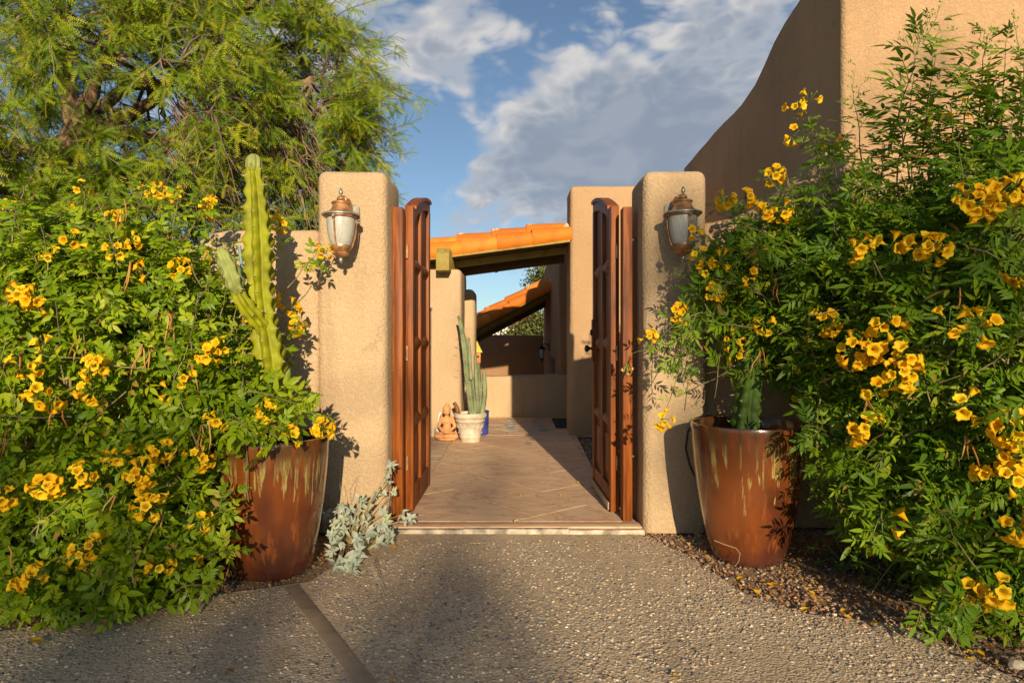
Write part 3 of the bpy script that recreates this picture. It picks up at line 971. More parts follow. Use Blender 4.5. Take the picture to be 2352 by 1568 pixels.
# ------------------------------------------------------------------ gates
def gate(name, label, hinge, rz, side, hardware):
    """leaf in its own frame: x from the hinge stile to the lock stile, y across the thickness"""
    L, T = 0.84, 0.058
    g = empty(name, hinge, label, 'gate', 'pair of arched wooden gates', rz)
    loc = lambda mb: mb
    ztop = lambda u: 2.085 + 0.225 * math.sin(PI / 2 * min(1, u / L))

    def P(nm, mb, mat, bev=0.004, par=g):
        me = bpy.data.meshes.new(nm)
        me.from_pydata(mb.v, [], mb.f)
        bm = bmesh.new(); bm.from_mesh(me)
        bmesh.ops.recalc_face_normals(bm, faces=bm.faces)
        if bev:
            es = [e for e in bm.edges if len(e.link_faces) == 2 and e.calc_face_angle(0) > 0.5]
            bmesh.ops.bevel(bm, geom=es, offset=bev, segments=2, profile=0.5, affect='EDGES', clamp_overlap=True)
        bm.to_mesh(me); bm.free()
        return finish(nm, me, mat, par, True, 35)

    z0 = 0.012
    h = T / 2
    us = (0.0, 0.075), (0.365, 0.445), (0.765, L)
    for (u0, u1) in us:
        zz0 = ztop(u0 + 0.001) - (0.0 if u0 == 0 else 0.075); zz1 = ztop(u1) - (0.0 if u0 == 0 else 0.075)
        hh = h if u0 != us[1][0] else h - 0.003
        if u0 == 0:
            zz0 = zz1 = 2.115
        P('stile', MB().prism([(u0, z0), (u1, z0), (u1, zz1), (u0, zz0)], -hh, hh, 'y'), M_WOOD)
    arch = []
    k = 14
    for i in range(k + 1):
        u = 0.078 + (L - 0.078) * i / k
        arch.append((u, ztop(u)))
    low = [(u, z - 0.085 - 0.01 * math.sin(i)) for i, (u, z) in enumerate(arch[::-1])]
    low = [(u, ztop(u) - 0.085) for u, _ in arch[::-1]]
    P('arched_rail', MB().prism(arch + low, -h + 0.002, h - 0.002, 'y'), M_WOOD)
    cap = [(u, z + 0.016) for u, z in arch] + [(u, z - 0.012) for u, z in arch[::-1]]
    P('arch_cap', MB().prism(cap, -h - 0.012, h + 0.012, 'y'), M_WOOD)
    P('bottom_rail', MB().prism([(0.077, z0), (0.763, z0), (0.763, 0.17), (0.077, 0.17)], -h + 0.004, h - 0.004, 'y'), M_WOOD)
    for zc in (1.727, 1.17, 0.62):
        for (u0, u1) in ((0.077, 0.363), (0.447, 0.763)):
            mb = MB()
            # bar with a sloped, pyramid-edged profile standing proud on both faces
            mb.add([(u0, -h + 0.003, zc - 0.014), (u1, -h + 0.003, zc - 0.014), (u1, -h + 0.003, zc + 0.014), (u0, -h + 0.003, zc + 0.014),
                    (u0, -0.008, zc - 0.046), (u1, -0.008, zc - 0.046), (u1, -0.008, zc + 0.046), (u0, -0.008, zc + 0.046),
                    (u0, 0.008, zc - 0.046), (u1, 0.008, zc - 0.046), (u1, 0.008, zc + 0.046), (u0, 0.008, zc + 0.046),
                    (u0, h - 0.003, zc - 0.014), (u1, h - 0.003, zc - 0.014), (u1, h - 0.003, zc + 0.014), (u0, h - 0.003, zc + 0.014)],
                   [(0, 1, 2, 3), (0, 4, 5, 1), (3, 2, 6, 7), (4, 8, 9, 5), (7, 6, 10, 11), (8, 12, 13, 9), (11, 10, 14, 15), (15, 14, 13, 12),
                    (0, 3, 7, 11, 15, 12, 8, 4), (1, 5, 9, 13, 14, 10, 6, 2)])
            P('muntin', mb, M_WOOD, 0.002)
    zs = [0.17, 0.62, 1.17, 1.727, None]
    for i in range(4):
        for (u0, u1) in ((0.072, 0.37), (0.44, 0.77)):
            za, zb = zs[i], zs[i + 1]
            if zb is None:
                ol = [(u0, za), (u1, za), (u1, ztop(u1) - 0.07), ((u0 + u1) / 2, ztop((u0 + u1) / 2) - 0.07), (u0, ztop(u0) - 0.07)]
            else:
                ol = [(u0, za), (u1, za), (u1, zb), (u0, zb)]
            pm = P('panel', MB().prism(ol, -0.006, 0.006, 'y'), M_WOOD_P, 0.0)
            if i == 0:   # raised field and moulding on the lowest panels
                P('raised_field', MB().prism([(u0 + 0.06, za + 0.06), (u1 - 0.06, za + 0.06), (u1 - 0.06, zb - 0.10), (u0 + 0.06, zb - 0.10)], -0.014, 0.014, 'y'), M_WOOD, 0.006, pm)
    for zc in (0.35, 1.10, 1.80):
        P('hinge', MB().tube([(-0.010, -side * 0.012, zc - 0.05), (-0.010, -side * 0.012, zc + 0.05)], 0.009, 8), M_BRONZE, 0)
    if hardware:
        sgn = side
        for zc, nm in ((1.155, 'knob'), (1.225, 'deadbolt')):
            mb = MB()
            if nm == 'knob':
                mb.lathe([(0.028, 0), (0.028, 0.008), (0.011, 0.012), (0.010, 0.03), (0.022, 0.04), (0.030, 0.052), (0.026, 0.066), (0.012, 0.072), (0, 0.073)], (L - 0.05, sgn * h, zc - 0.03), 18, (0, sgn, 0))
            else:
                mb.lathe([(0.028, 0), (0.027, 0.018), (0.020, 0.026), (0, 0.028)], (L - 0.05, sgn * h, zc + 0.03), 18, (0, sgn, 0))
            P(nm, mb, M_BLACK, 0)
        P('lock_plate', MB().box(L - 0.085, L - 0.015, sgn * h - 0.001, sgn * h + 0.012, 1.02, 1.36) if sgn > 0 else MB().box(L - 0.085, L - 0.015, sgn * h - 0.012, sgn * h + 0.001, 1.02, 1.36), M_WOOD, 0.003)
        P('sweep', MB().box(0.05, L, sgn * h, sgn * (h + 0.012), z0 + 0.0, z0 + 0.055), M_STRIP, 0.002)
    return g


gate('wooden_gate', 'open wooden gate leaf with arched top hung on the left pillar', (-0.709, 4.345, ZP), PI / 2 - 0.012, -1, False)
gate('wooden_gate', 'open wooden gate leaf with black knob hung on the right pillar', (0.708, 4.345, ZP), PI / 2 + 0.022, 1, True)
for x0, x1, lb in ((-0.790, -0.722, 'upright brown gate post fixed to the left pillar'), (0.733, 0.795, 'upright brown gate post fixed to the right pillar')):
    po = empty('gate_post', ((x0 + x1) / 2, 4.22, 0), lb, 'gate post', 'posts carrying the gates')
    part('post', MB().box(x0, x1, 4.17, 4.28, ZP, 2.10), M_WOOD, po, bevel=0.004)
    for zc in (0.45, 1.02, 1.88):
        xx = x0 - 0.001 if x0 < 0 else x1 + 0.001
        part('strap_bolt', MB().lathe([(0.012, -0.006), (0.014, 0.0), (0.010, 0.008), (0, 0.010)], (xx + (-0.004 if x0 < 0 else 0.004), 4.185, zc), 8, (0, -1, 0)), M_BLACK, po)


# ------------------------------------------------------------------ lanterns
def lantern(label, cx, cz_top, wall_y, group='copper wall lanterns on the gate pillars'):
    """coach lantern; cz_top = height of the top finial's tip"""
    cy = wall_y - 0.185
    r = empty('wall_lantern', (cx, wall_y, cz_top - 0.28), label, 'wall lantern', group)
    k = 1.0
    zt = cz_top
    c = (cx, cy, 0)

    def L(nm, prof, mat, seg=28):
        return part(nm, MB().lathe([(rr, zt + zz) for rr, zz in prof], c, seg), mat, r, auto=50)

    L('finial', [(0, 0.0), (0.004, -0.002), (0.010, -0.014), (0.0135, -0.026), (0.011, -0.036), (0.006, -0.041), (0.009, -0.046), (0.006, -0.05)], M_SILVER, 16)
    L('cap', [(0.010, -0.048), (0.018, -0.052), (0.025, -0.064), (0.024, -0.072), (0.018, -0.076), (0.022, -0.080), (0.045, -0.083), (0.056, -0.088), (0.057, -0.094), (0.050, -0.099), (0.049, -0.106)], M_BRONZE)
    L('roof', [(0.049, -0.104), (0.053, -0.120), (0.062, -0.134), (0.078, -0.148), (0.098, -0.156)], M_BRONZE)
    L('brim', [(0.097, -0.154), (0.109, -0.158), (0.113, -0.163), (0.112, -0.169), (0.104, -0.170), (0.098, -0.166)], M_SILVER)
    L('collar', [(0.100, -0.168), (0.099, -0.178), (0.090, -0.184), (0.080, -0.184)], M_BRONZE)
    L('glass_shade', [(0.084, -0.180), (0.0845, -0.20), (0.083, -0.235), (0.078, -0.275), (0.070, -0.312), (0.061, -0.338), (0.055, -0.350)], M_GLASS)
    L('base_ring', [(0.054, -0.346), (0.060, -0.347), (0.060, -0.353), (0.056, -0.355)], M_SILVER)
    L('base_cup', [(0.056, -0.353), (0.066, -0.356), (0.066, -0.362), (0.060, -0.370), (0.051, -0.380), (0.046, -0.388), (0.050, -0.391), (0.052, -0.395), (0.048, -0.402), (0.034, -0.410), (0.014, -0.415), (0.005, -0.417)], M_BRONZE)
    L('drop_finial', [(0.005, -0.414), (0.010, -0.420), (0.0135, -0.430), (0.012, -0.442), (0.006, -0.454), (0, -0.458)], M_SILVER, 16)
    for q in range(3):
        a = math.radians(20 + q * 120) if cx < 0 else math.radians(160 - q * 120)
        pts = []
        for rr, zz in ((0.106, -0.168), (0.100, -0.185), (0.093, -0.205), (0.091, -0.24), (0.086, -0.278), (0.078, -0.315), (0.069, -0.342), (0.066, -0.358)):
            pts.append((cx + math.cos(a) * rr, cy + math.sin(a) * rr, zt + zz))
        part('rib', MB().tube(pts, 0.0055, 6), M_BRONZE, r)
        part('rib_knob', MB().ball((cx + math.cos(a) * 0.105, cy + math.sin(a) * 0.105, zt - 0.186), 0.011, 8, 6), M_SILVER, r)
    # backplate on the wall and the scrolled bracket
    pl = [(-0.072, -0.20), (0.072, -0.20), (0.072, -0.085), (0.062, -0.072), (0.05, -0.062), (-0.05, -0.062), (-0.062, -0.072), (-0.072, -0.085)]
    part('backplate', MB().prism([(cx + x, zt + z) for x, z in pl], wall_y - 0.016, wall_y + 0.004, 'y'), M_PLATE, r, bevel=0.005)
    arm = [(wall_y - 0.012, -0.195), (wall_y - 0.012, -0.085), (wall_y - 0.03, -0.068), (wall_y - 0.06, -0.050), (wall_y - 0.10, -0.044), (cy + 0.012, -0.054), (cy + 0.012, -0.074), (wall_y - 0.115, -0.078), (wall_y - 0.125, -0.10), (wall_y - 0.12, -0.125), (wall_y - 0.07, -0.15), (wall_y - 0.04, -0.18)]
    part('bracket', MB().prism([(y, zt + z) for y, z in arm], cx - 0.030, cx + 0.030, 'x'), M_BRONZE, r, bevel=0.004)
    trim = [(wall_y - 0.014, -0.20), (wall_y - 0.022, -0.082), (wall_y - 0.036, -0.062), (wall_y - 0.062, -0.044), (wall_y - 0.10, -0.038), (cy + 0.03, -0.047)]
    part('bracket_trim', MB().tube([(cx, y, zt + z) for y, z in trim], 0.010, 8), M_SILVER, r)
    for sx in (-1, 1):
        part('screw', MB().ball((cx + sx * 0.058, wall_y - 0.018, zt - 0.14), 0.008, 8, 6), M_BRONZE, r)
    return r


YL = 4.0 - 0.185
lantern('copper lantern with frosted glass mounted on the sunlit left pillar', at(783, 432, YL).x, at(783, 432, YL).z, 4.0)
lantern('copper lantern with frosted glass mounted on the right pillar beside the bush', at(1569, 428, YL).x, at(1569, 428, YL).z, 4.0)

# small lantern on the rear wing's side wall
lr = empty('wall_lantern', (0.735, 12.45, 0.95), 'small dark lantern on the shaded rear wall beyond the low wall', 'wall lantern')
cc = (0.585, 12.45, 0)
part('roof', MB().lathe([(0.012, 1.135), (0.02, 1.12), (0.06, 1.10), (0.085, 1.07), (0.088, 1.06), (0.06, 1.058)], cc, 16), M_BLACK, lr)
part('glass_shade', MB().lathe([(0.062, 1.058), (0.06, 1.0), (0.044, 0.90), (0.04, 0.885)], cc, 16), M_GLASS, lr)
part('base_cup', MB().lathe([(0.045, 0.886), (0.045, 0.875), (0.02, 0.845), (0.012, 0.835), (0.016, 0.822), (0, 0.80)], cc, 16), M_BLACK, lr)
for q in range(4):
    a = q * PI / 2 + 0.6
    part('rib', MB().tube([(cc[0] + math.cos(a) * 0.07, cc[1] + math.sin(a) * 0.07, 1.06), (cc[0] + math.cos(a) * 0.05, cc[1] + math.sin(a) * 0.05, 0.88)], 0.006, 5), M_BLACK, lr)
part('arm', MB().tube([(cc[0], 12.45, 1.13), (cc[0] + 0.03, 12.45, 1.165), (0.66, 12.45, 1.17), (0.735, 12.45, 1.12)], 0.012, 8), M_BLACK, lr)
part('backplate', MB().box(0.715, 0.737, 12.40, 12.50, 1.03, 1.20), M_BLACK, lr, bevel=0.004)


# ------------------------------------------------------------------ pots
def lathe_pot(name, label, base, prof, mat, cat='pot', seg=56, soil=None, squash=1.0, group=None):
    r = empty(name, base, label, cat, group)
    me_mb = MB().lathe(prof, base, seg)
    vs = []
    for v in me_mb.v:
        p = Vector(v) - Vector(base)
        k = 1 + 0.008 * mnoise.noise(p * 5)
        vs.append(Vector(base) + Vector((p.x * k, p.y * k, p.z)))
    me_mb.v = vs
    part('body', me_mb, mat, r, auto=60)
    if soil:
        m = MB().lathe([(soil[0], soil[1] - 0.01), (soil[0] * 0.7, soil[1] + 0.008), (0, soil[1] + 0.015)], base, 32)
        part('soil', m, M_SOIL, r)
    return r


POT_L = Vector((-1.268, 3.36, -0.005))
h = 0.715
profL = [(0.0, 0.0), (0.16, 0.0), (0.185, 0.012), (0.200, 0.04), (0.214, 0.10), (0.236, 0.22), (0.256, 0.36), (0.272, 0.50), (0.283, 0.62), (0.287, 0.685), (0.290, 0.705), (0.286, h), (0.275, h + 0.001), (0.266, 0.70), (0.262, 0.66), (0.255, 0.55)]
lathe_pot('glazed_pot', 'tall copper brown glazed pot half hidden by flowers left of the gate', POT_L, profL, M_GLAZE_L, group='tall copper glazed pots by the gate', soil=(0.262, 0.63))
POT_R = Vector((1.325, 3.56, -0.01))
h2 = 0.765
profR = [(0.0, 0.0), (0.15, 0.0), (0.18, 0.014), (0.198, 0.045), (0.222, 0.12), (0.252, 0.25), (0.276, 0.40), (0.293, 0.54), (0.304, 0.66), (0.308, 0.73), (0.311, 0.75), (0.307, h2), (0.296, h2 + 0.001), (0.287, 0.75), (0.282, 0.70), (0.275, 0.58)]
M_GLAZE_R = glaze('copper_glaze_right', h2)
lathe_pot('glazed_pot', 'tall copper brown glazed pot with open rim in front of the right pillar', POT_R, profR, M_GLAZE_R, group='tall copper glazed pots by the gate', soil=(0.282, 0.66))


# ------------------------------------------------------------------ cacti
def cactus_column(name, pts, rad, ribs, mat, parent, depth=0.34, scallop=0.055, wav=0.10, spines=True, phase=0.0, tipround=True, step=0.010, sharp=0.8):
    pts = [Vector(p) for p in pts]
    # resample (Catmull-Rom)
    path_, rr = [], []
    for i in range(len(pts) - 1):
        p0, p1, p2_, p3 = pts[max(i - 1, 0)], pts[i], pts[i + 1], pts[min(i + 2, len(pts) - 1)]
        n = max(2, int((p2_ - p1).length / step))
        for k in range(n):
            t = k / n
            path_.append(0.5 * ((2 * p1) + (p2_ - p0) * t + (2 * p0 - 5 * p1 + 4 * p2_ - p3) * t * t + (3 * p1 - p0 - 3 * p2_ + p3) * t ** 3))
            rr.append(rad[i] + (rad[i + 1] - rad[i]) * (t * t * (3 - 2 * t)))
    path_.append(pts[-1]); rr.append(rad[-1])
    if tipround:
        d_ = (path_[-1] - path_[-3]).normalized()
        R = rr[-1]
        base_p = path_[-1]
        for k in range(1, 7):
            a = k / 6 * PI / 2
            path_.append(base_p + d_ * R * 1.1 * math.sin(a))
            rr.append(max(0.002, R * math.cos(a)))
    per = 8
    sides = ribs * per
    vs, fs, ar = [], [], []
    u = None
    s_len = 0
    for i, p in enumerate(path_):
        t = (path_[min(i + 1, len(path_) - 1)] - path_[max(i - 1, 0)]).normalized()
        u = t.orthogonal().normalized() if u is None else (u - t * u.dot(t)).normalized()
        s = t.cross(u)
        if i:
            s_len += (p - path_[i - 1]).length
        for k in range(sides):
            a = 2 * PI * k / sides + phase
            rib = k // per
            f = abs(((k % per) / per) * 2 - 1)            # 1 in the furrow, 0 on the crest
            crest = 1 - f
            ph = rib * 2.1
            wob = math.sin(2 * PI * s_len / scallop + ph)
            ridge = crest ** sharp
            r_ = rr[i] * ((1 - depth) + depth * ridge * (1 + wav * 2.2 * wob) + 0.05 * mnoise.noise(p * 9 + Vector((rib, 0, 0))))
            vs.append(p + (u * math.cos(a) + s * math.sin(a)) * r_)
            if spines and k % per == per // 2 and wob > 0.97 and rr[i] > 0.02:
                ar.append((p + (u * math.cos(a) + s * math.sin(a)) * r_, (u * math.cos(a) + s * math.sin(a)), t))
    for i in range(len(path_) - 1):
        for k in range(sides):
            a, b = i * sides + k, i * sides + (k + 1) % sides
            fs.append((a, b, b + sides, a + sides))
    fs.append(tuple((len(path_) - 1) * sides + k for k in range(sides)))
    mb = MB(); mb.add(vs, fs)
    o = part(name, mb, mat, parent, auto=0)
    if ar:
        sp = MB()
        for p, n_, t in ar:
            for q in range(4):
                d_ = (n_ + t * rng.uniform(-0.7, 0.7) + n_.cross(t) * rng.uniform(-0.7, 0.7)).normalized()
                sp.tube([p - n_ * 0.002, p + d_ * rng.uniform(0.008, 0.020)], [0.0022, 0.0005], 3, False)
            sp.ball(p - n_ * 0.001, 0.0052, 5, 3)
        so = part('spines', sp, M_SPINE, o)
        tag(so, kind='stuff')
    return o


def A(px, py, Y):
    return at(px, py, Y)


ct = empty('columnar_cactus', (POT_L.x, 3.36, 0.63), 'tall yellow green ribbed cactus with one arm standing in the left pot', 'cactus')
Yc = 3.36
cactus_column('stem', [A(632, 975, Yc), A(626, 905, Yc), A(619, 820, Yc), A(607, 745, Yc), A(598, 660, Yc), A(595, 580, Yc), A(592, 510, Yc), A(588, 440, Yc), A(583, 392, Yc)],
              [0.082, 0.092, 0.085, 0.072, 0.072, 0.079, 0.069, 0.056, 0.044], 6, M_CACTUS, ct, 0.46, 0.085, 0.13, phase=0.35)
cactus_column('growth_tip', [A(583, 393, Yc), A(583, 383, Yc), A(583, 374, Yc)], [0.034, 0.044, 0.043], 8, M_CACTUS_P, ct, 0.2, 0.05, 0.02, spines=False, step=0.005)
cactus_column('arm', [A(614, 770, Yc), A(590, 735, Yc - .06), A(562, 700, Yc - .12), A(546, 672, Yc - .14)], [0.030, 0.044, 0.044, 0.034], 5, M_CACTUS, ct, 0.4, 0.07, 0.14)
cactus_column('arm_tip', [A(547, 674, Yc - .14), A(537, 645, Yc - .15), A(524, 610, Yc - .16), A(513, 586, Yc - .16)], [0.034, 0.052, 0.050, 0.038], 5, M_CACTUS_P, ct, 0.4, 0.06, 0.14, phase=0.5)
stake = MB().tube([A(566, 720, 3.45), A(550, 565, 3.45)], 0.009, 8)
tag(part('garden_stake', stake, M_STAKE), 'thin blue green stake standing behind the tall cactus arm', 'stake')

c2 = empty('columnar_cactus', (POT_R.x, 3.56, 0.66), 'dark green ribbed cactus stem rising from the right pot into the bush', 'cactus')
cactus_column('stem', [A(1713, 1000, 3.56), A(1718, 930, 3.56), A(1728, 860, 3.56)], [0.085, 0.080, 0.060], 5, M_CACTUS_D, c2, 0.4, 0.075, 0.13, tipround=False)
cactus_column('upper_stem', [A(1728, 866, 3.58), A(1726, 838, 3.58), A(1722, 806, 3.58)], [0.062, 0.082, 0.060], 5, M_CACTUS_D, c2, 0.4, 0.075, 0.13)

# urn with the grey green cactus clump in the courtyard
YU = 7.5
ub = at(1080, 1013, YU); ub.z = ZP
urn_prof = [(0, 0), (0.118, 0), (0.122, 0.01), (0.128, 0.05), (0.134, 0.055), (0.134, 0.062), (0.131, 0.068), (0.150, 0.16), (0.168, 0.235), (0.180, 0.24), (0.182, 0.262), (0.172, 0.268), (0.176, 0.275), (0.196, 0.285), (0.202, 0.30), (0.201, 0.325), (0.190, 0.34), (0.172, 0.338), (0.166, 0.31)]
urn = lathe_pot('cream_urn_pot', 'cream cast urn pot with relief garland holding the grey cactus clump', ub, [(r * 0.96, z) for r, z in urn_prof], M_URN, soil=(0.155, 0.30))
rel = MB()
for k in range(16):
    a = 2 * PI * k / 16
    for q in range(3):
        aa = a + 0.1 * (q - 1)
        zz = 0.19 + 0.018 * math.cos((q - 1) * 2) - 0.008 * (k % 2)
        r_ = (0.150 + (zz - 0.16) * 0.24) * 0.94
        rel.ball((ub.x + math.cos(aa) * r_, ub.y + math.sin(aa) * r_, ub.z + zz), (0.013, 0.013, 0.011), 6, 4)
    r_ = (0.131 + 0.035 * 0.2) * 0.94
    if k % 2 == 0:
        rel.ball((ub.x + math.cos(a) * r_, ub.y + math.sin(a) * r_, ub.z + 0.105), (0.014, 0.014, 0.014), 6, 4)
part('relief_garland', rel, M_URN, urn)
cg = empty('cactus_clump', (ub.x, ub.y, ub.z + 0.3), 'clump of slim grey green columnar cacti growing in the cream urn', 'cactus')
Yg = YU
for pts, rad in (([(1086, 955), (1074, 870), (1067, 800), (1058, 745), (1053, 728)], [0.062, 0.055, 0.05, 0.036, 0.022]),
                 ([(1084, 955), (1078, 880), (1072, 815), (1069, 775)], [0.04, 0.036, 0.03, 0.020]),
                 ([(1090, 955), (1091, 905), (1084, 868)], [0.036, 0.040, 0.034]),
                 ([(1082, 872), (1079, 820), (1077, 778)], [0.032, 0.030, 0.020]),
                 ([(1079, 868), (1078, 830), (1079, 803)], [0.028, 0.026, 0.020]),
                 ([(1100, 955), (1094, 880), (1092, 818)], [0.040, 0.036, 0.026]),
                 ([(1103, 955), (1101, 890), (1099, 838)], [0.046, 0.042, 0.028]),
                 ([(1104, 955), (1106, 900), (1107, 868)], [0.03, 0.028, 0.018]),
                 ([(1106, 957), (1113, 905), (1112, 855)], [0.042, 0.044, 0.030]),
                 ([(1092, 957), (1090, 930), (1088, 908)], [0.03, 0.028, 0.02])):
    cactus_column('stem', [A(x, y, Yg - 0.06 + 0.1 * rng.rand()) for x, y in pts], [r * 0.74 for r in rad], 5, M_CACTUS_G, cg, 0.22, 0.06, 0.02, spines=True, phase=rng.rand() * 3, step=0.02)
sp = MB()
for px, py in ((1050, 780), (1060, 775), (1064, 768), (1050, 852), (1048, 800)):
    p = at(px, py, Yg)
    sp.tube([p + Vector((0.02, 0, 0)), p + Vector((-0.03, -0.01, 0.012))], [0.004, 0.001], 4)
part('thorn', sp, simple('red_thorn', (0.16, 0.03, 0.03), 0.7), cg)

st = MB().tube([at(1055, 955, YU - 0.06), at(1049, 935, YU - 0.06), at(1043, 924, YU - 0.06)], [0.024, 0.026, 0.022], 7)
sto = part('cactus_skeleton_stick', st, simple('holed_brown_wood', (0.20, 0.085, 0.03), 0.9, 0, 0.5, 40.0, 0.8, 60.0), base=at(1050, 945, YU))
tag(sto, 'short brown broken stick leaning out of the cream urn', 'stick')

bp_ = at(1107, 1000, 8.05); bp_.z = ZP
lathe_pot('cobalt_pot', 'cobalt blue pot standing on the tiles behind the cream urn', bp_, [(0, 0), (0.075, 0), (0.082, 0.01), (0.086, 0.12), (0.088, 0.27), (0.092, 0.30), (0.088, 0.305), (0.078, 0.30), (0.074, 0.2)], M_BLUE, soil=(0.076, 0.26))

# seated terracotta statue, cast in one piece (capsules fused by a voxel remesh)
SB = at(1026, 1013, 7.55); SB.z = ZP + 0.002


def capsule(mb, a, b, ra, rb, n=8):
    a, b = Vector(a), Vector(b)
    pts, rr = [], []
    d_ = (b - a).normalized() if (b - a).length > 1e-6 else Vector((0, 0, 1))
    for k in range(4):
        t = k / 4 * PI / 2
        pts.append(a - d_ * ra * math.cos(t)); rr.append(max(0.001, ra * math.sin(t)))
    for k in range(5):
        pts.append(a + (b - a) * k / 4); rr.append(ra + (rb - ra) * k / 4)
    for k in range(1, 5):
        t = k / 4 * PI / 2
        pts.append(b + d_ * rb * math.sin(t)); rr.append(max(0.001, rb * math.cos(t)))
    mb.tube(pts, rr, 12)


sm = MB()
Sx = lambda x, y, z: (SB.x + x, SB.y + y, SB.z + z)
capsule(sm, Sx(-0.08, 0.0, 0.020), Sx(0.08, 0.0, 0.020), 0.026, 0.026)
sm.ball(Sx(0, 0.0, 0.018), (0.125, 0.075, 0.022), 18, 8)
for sx in (-1, 1):
    capsule(sm, Sx(sx * 0.045, 0.03, 0.075), Sx(sx * 0.112, -0.03, 0.055), 0.040, 0.032)       # thigh
    capsule(sm, Sx(sx * 0.110, -0.035, 0.055), Sx(-sx * 0.02, -0.075, 0.062), 0.030, 0.020)     # shin folded across
    capsule(sm, Sx(sx * 0.062, 0.02, 0.262), Sx(sx * 0.098, 0.015, 0.165), 0.026, 0.021)        # upper arm
    capsule(sm, Sx(sx * 0.098, 0.012, 0.165), Sx(sx * 0.030, -0.062, 0.108), 0.020, 0.015)      # forearm to the lap
    capsule(sm, Sx(sx * 0.03, -0.065, 0.106), Sx(-sx * 0.012, -0.078, 0.104), 0.014, 0.010)     # hand
    sm.ball(Sx(sx * 0.0445, 0.004, 0.345), (0.007, 0.012, 0.030), 8, 6)                          # long ears
    sm.ball(Sx(sx * 0.0165, -0.040, 0.362), (0.011, 0.006, 0.005), 8, 5)                         # eyelids
capsule(sm, Sx(0, 0.02, 0.09), Sx(0, 0.022, 0.17), 0.060, 0.050)
capsule(sm, Sx(-0.032, 0.022, 0.235), Sx(0.032, 0.022, 0.235), 0.048, 0.048)
capsule(sm, Sx(0, 0.02, 0.27), Sx(0, 0.012, 0.315), 0.026, 0.024)
sm.ball(Sx(0, 0.0, 0.352), (0.042, 0.044, 0.054), 16, 12)
sm.ball(Sx(0, 0.012, 0.378), (0.046, 0.044, 0.040), 16, 10)
sm.ball(Sx(0, 0.010, 0.425), (0.022, 0.022, 0.022), 12, 8)
capsule(sm, Sx(0, -0.043, 0.366), Sx(0, -0.052, 0.345), 0.005, 0.008)
sm.ball(Sx(0, -0.041, 0.328), (0.013, 0.007, 0.005), 8, 5)
for k in range(26):
    a = 2 * PI * k / 26 * 3.1
    zz = 0.375 + 0.04 * (k / 26)
    rr_ = 0.046 * math.sqrt(max(0.05, 1 - ((zz - 0.378) / 0.045) ** 2))
    if math.sin(a) < 0.5 or zz > 0.39:
        sm.ball(Sx(math.cos(a) * rr_, 0.012 + math.sin(a) * rr_ * 0.95, zz), 0.008, 6, 4)
me = bpy.data.meshes.new('seated_statue')
me.from_pydata([tuple(Vector(v) - SB) for v in sm.v], [], sm.f)
statue = finish('seated_statue', me, M_TERRA, None, True, 0)
statue.location = SB
md = statue.modifiers.new('fuse', 'REMESH'); md.mode = 'VOXEL'; md.voxel_size = 0.0045; md.use_smooth_shade = True
md = statue.modifiers.new('soften', 'SMOOTH'); md.iterations = 2; md.factor = 0.5
tag(statue, 'small terracotta statue of a figure seated cross-legged beside the cream urn', 'statue')

# little trowel leaning behind the statue
tw = empty('garden_trowel', at(1005, 1010, 7.7), 'small metal trowel with white handle leaning on the column beside the statue', 'trowel')
part('blade', MB().prism([(at(998, 0, 7.72).x, 0.06), (at(1004, 0, 7.72).x, 0.04), (at(1010, 0, 7.72).x, 0.07), (at(1010, 0, 7.72).x, 0.15), (at(1005, 0, 7.72).x, 0.185), (at(998, 0, 7.72).x, 0.14)], 7.70, 7.715, 'y'), M_SILVER, tw, bevel=0.004)
part('handle', MB().tube([(at(1006, 0, 7.72).x, 7.72, 0.18), (at(1007, 0, 7.74).x, 7.76, 0.28), (at(1011, 0, 7.76).x, 7.79, 0.34)], [0.010, 0.012, 0.016], 8), M_WHITE, tw)

# hanging ornament behind the second column, doormat
on = empty('hanging_birdhouse', (-0.52, 10.6, 1.0), 'small yellow and orange birdhouse peeking from behind the rear column', 'birdhouse')
part('house_body', MB().box(-0.64, -0.525, 10.55, 10.68, 0.85, 1.05), M_ORN_O, on, bevel=0.004)
part('gable_roof', MB().prism([(-0.67, 1.03), (-0.495, 1.03), (-0.585, 1.22)], 10.52, 10.70, 'y'), M_ORN_Y, on)
part('hole_disc', MB().lathe([(0.026, 0), (0.024, 0.006), (0, 0.006)], (-0.57, 10.549, 0.96), 12, (0, -1, 0)), M_BLACK, on)  # black disc on the face, painted shade in place of an opening
part('hanger', MB().tube([(-0.585, 10.61, 1.21), (-0.60, 10.30, 1.24)], 0.004, 5), M_BLACK, on)
mt = empty('doormat', (0.95, 9.1, ZP), 'black rubber doormat lying by the house entry at the back', 'doormat')
part('backing', MB().box(0.60, 1.30, 8.62, 9.62, ZP + 0.004, ZP + 0.016), M_MAT, mt, bevel=0.003)
for k in range(7):
    part('ridge', MB().box(0.65 + k * 0.09, 0.69 + k * 0.09, 8.68, 9.56, ZP + 0.0165, ZP + 0.022), M_MAT, mt, bevel=0.002)

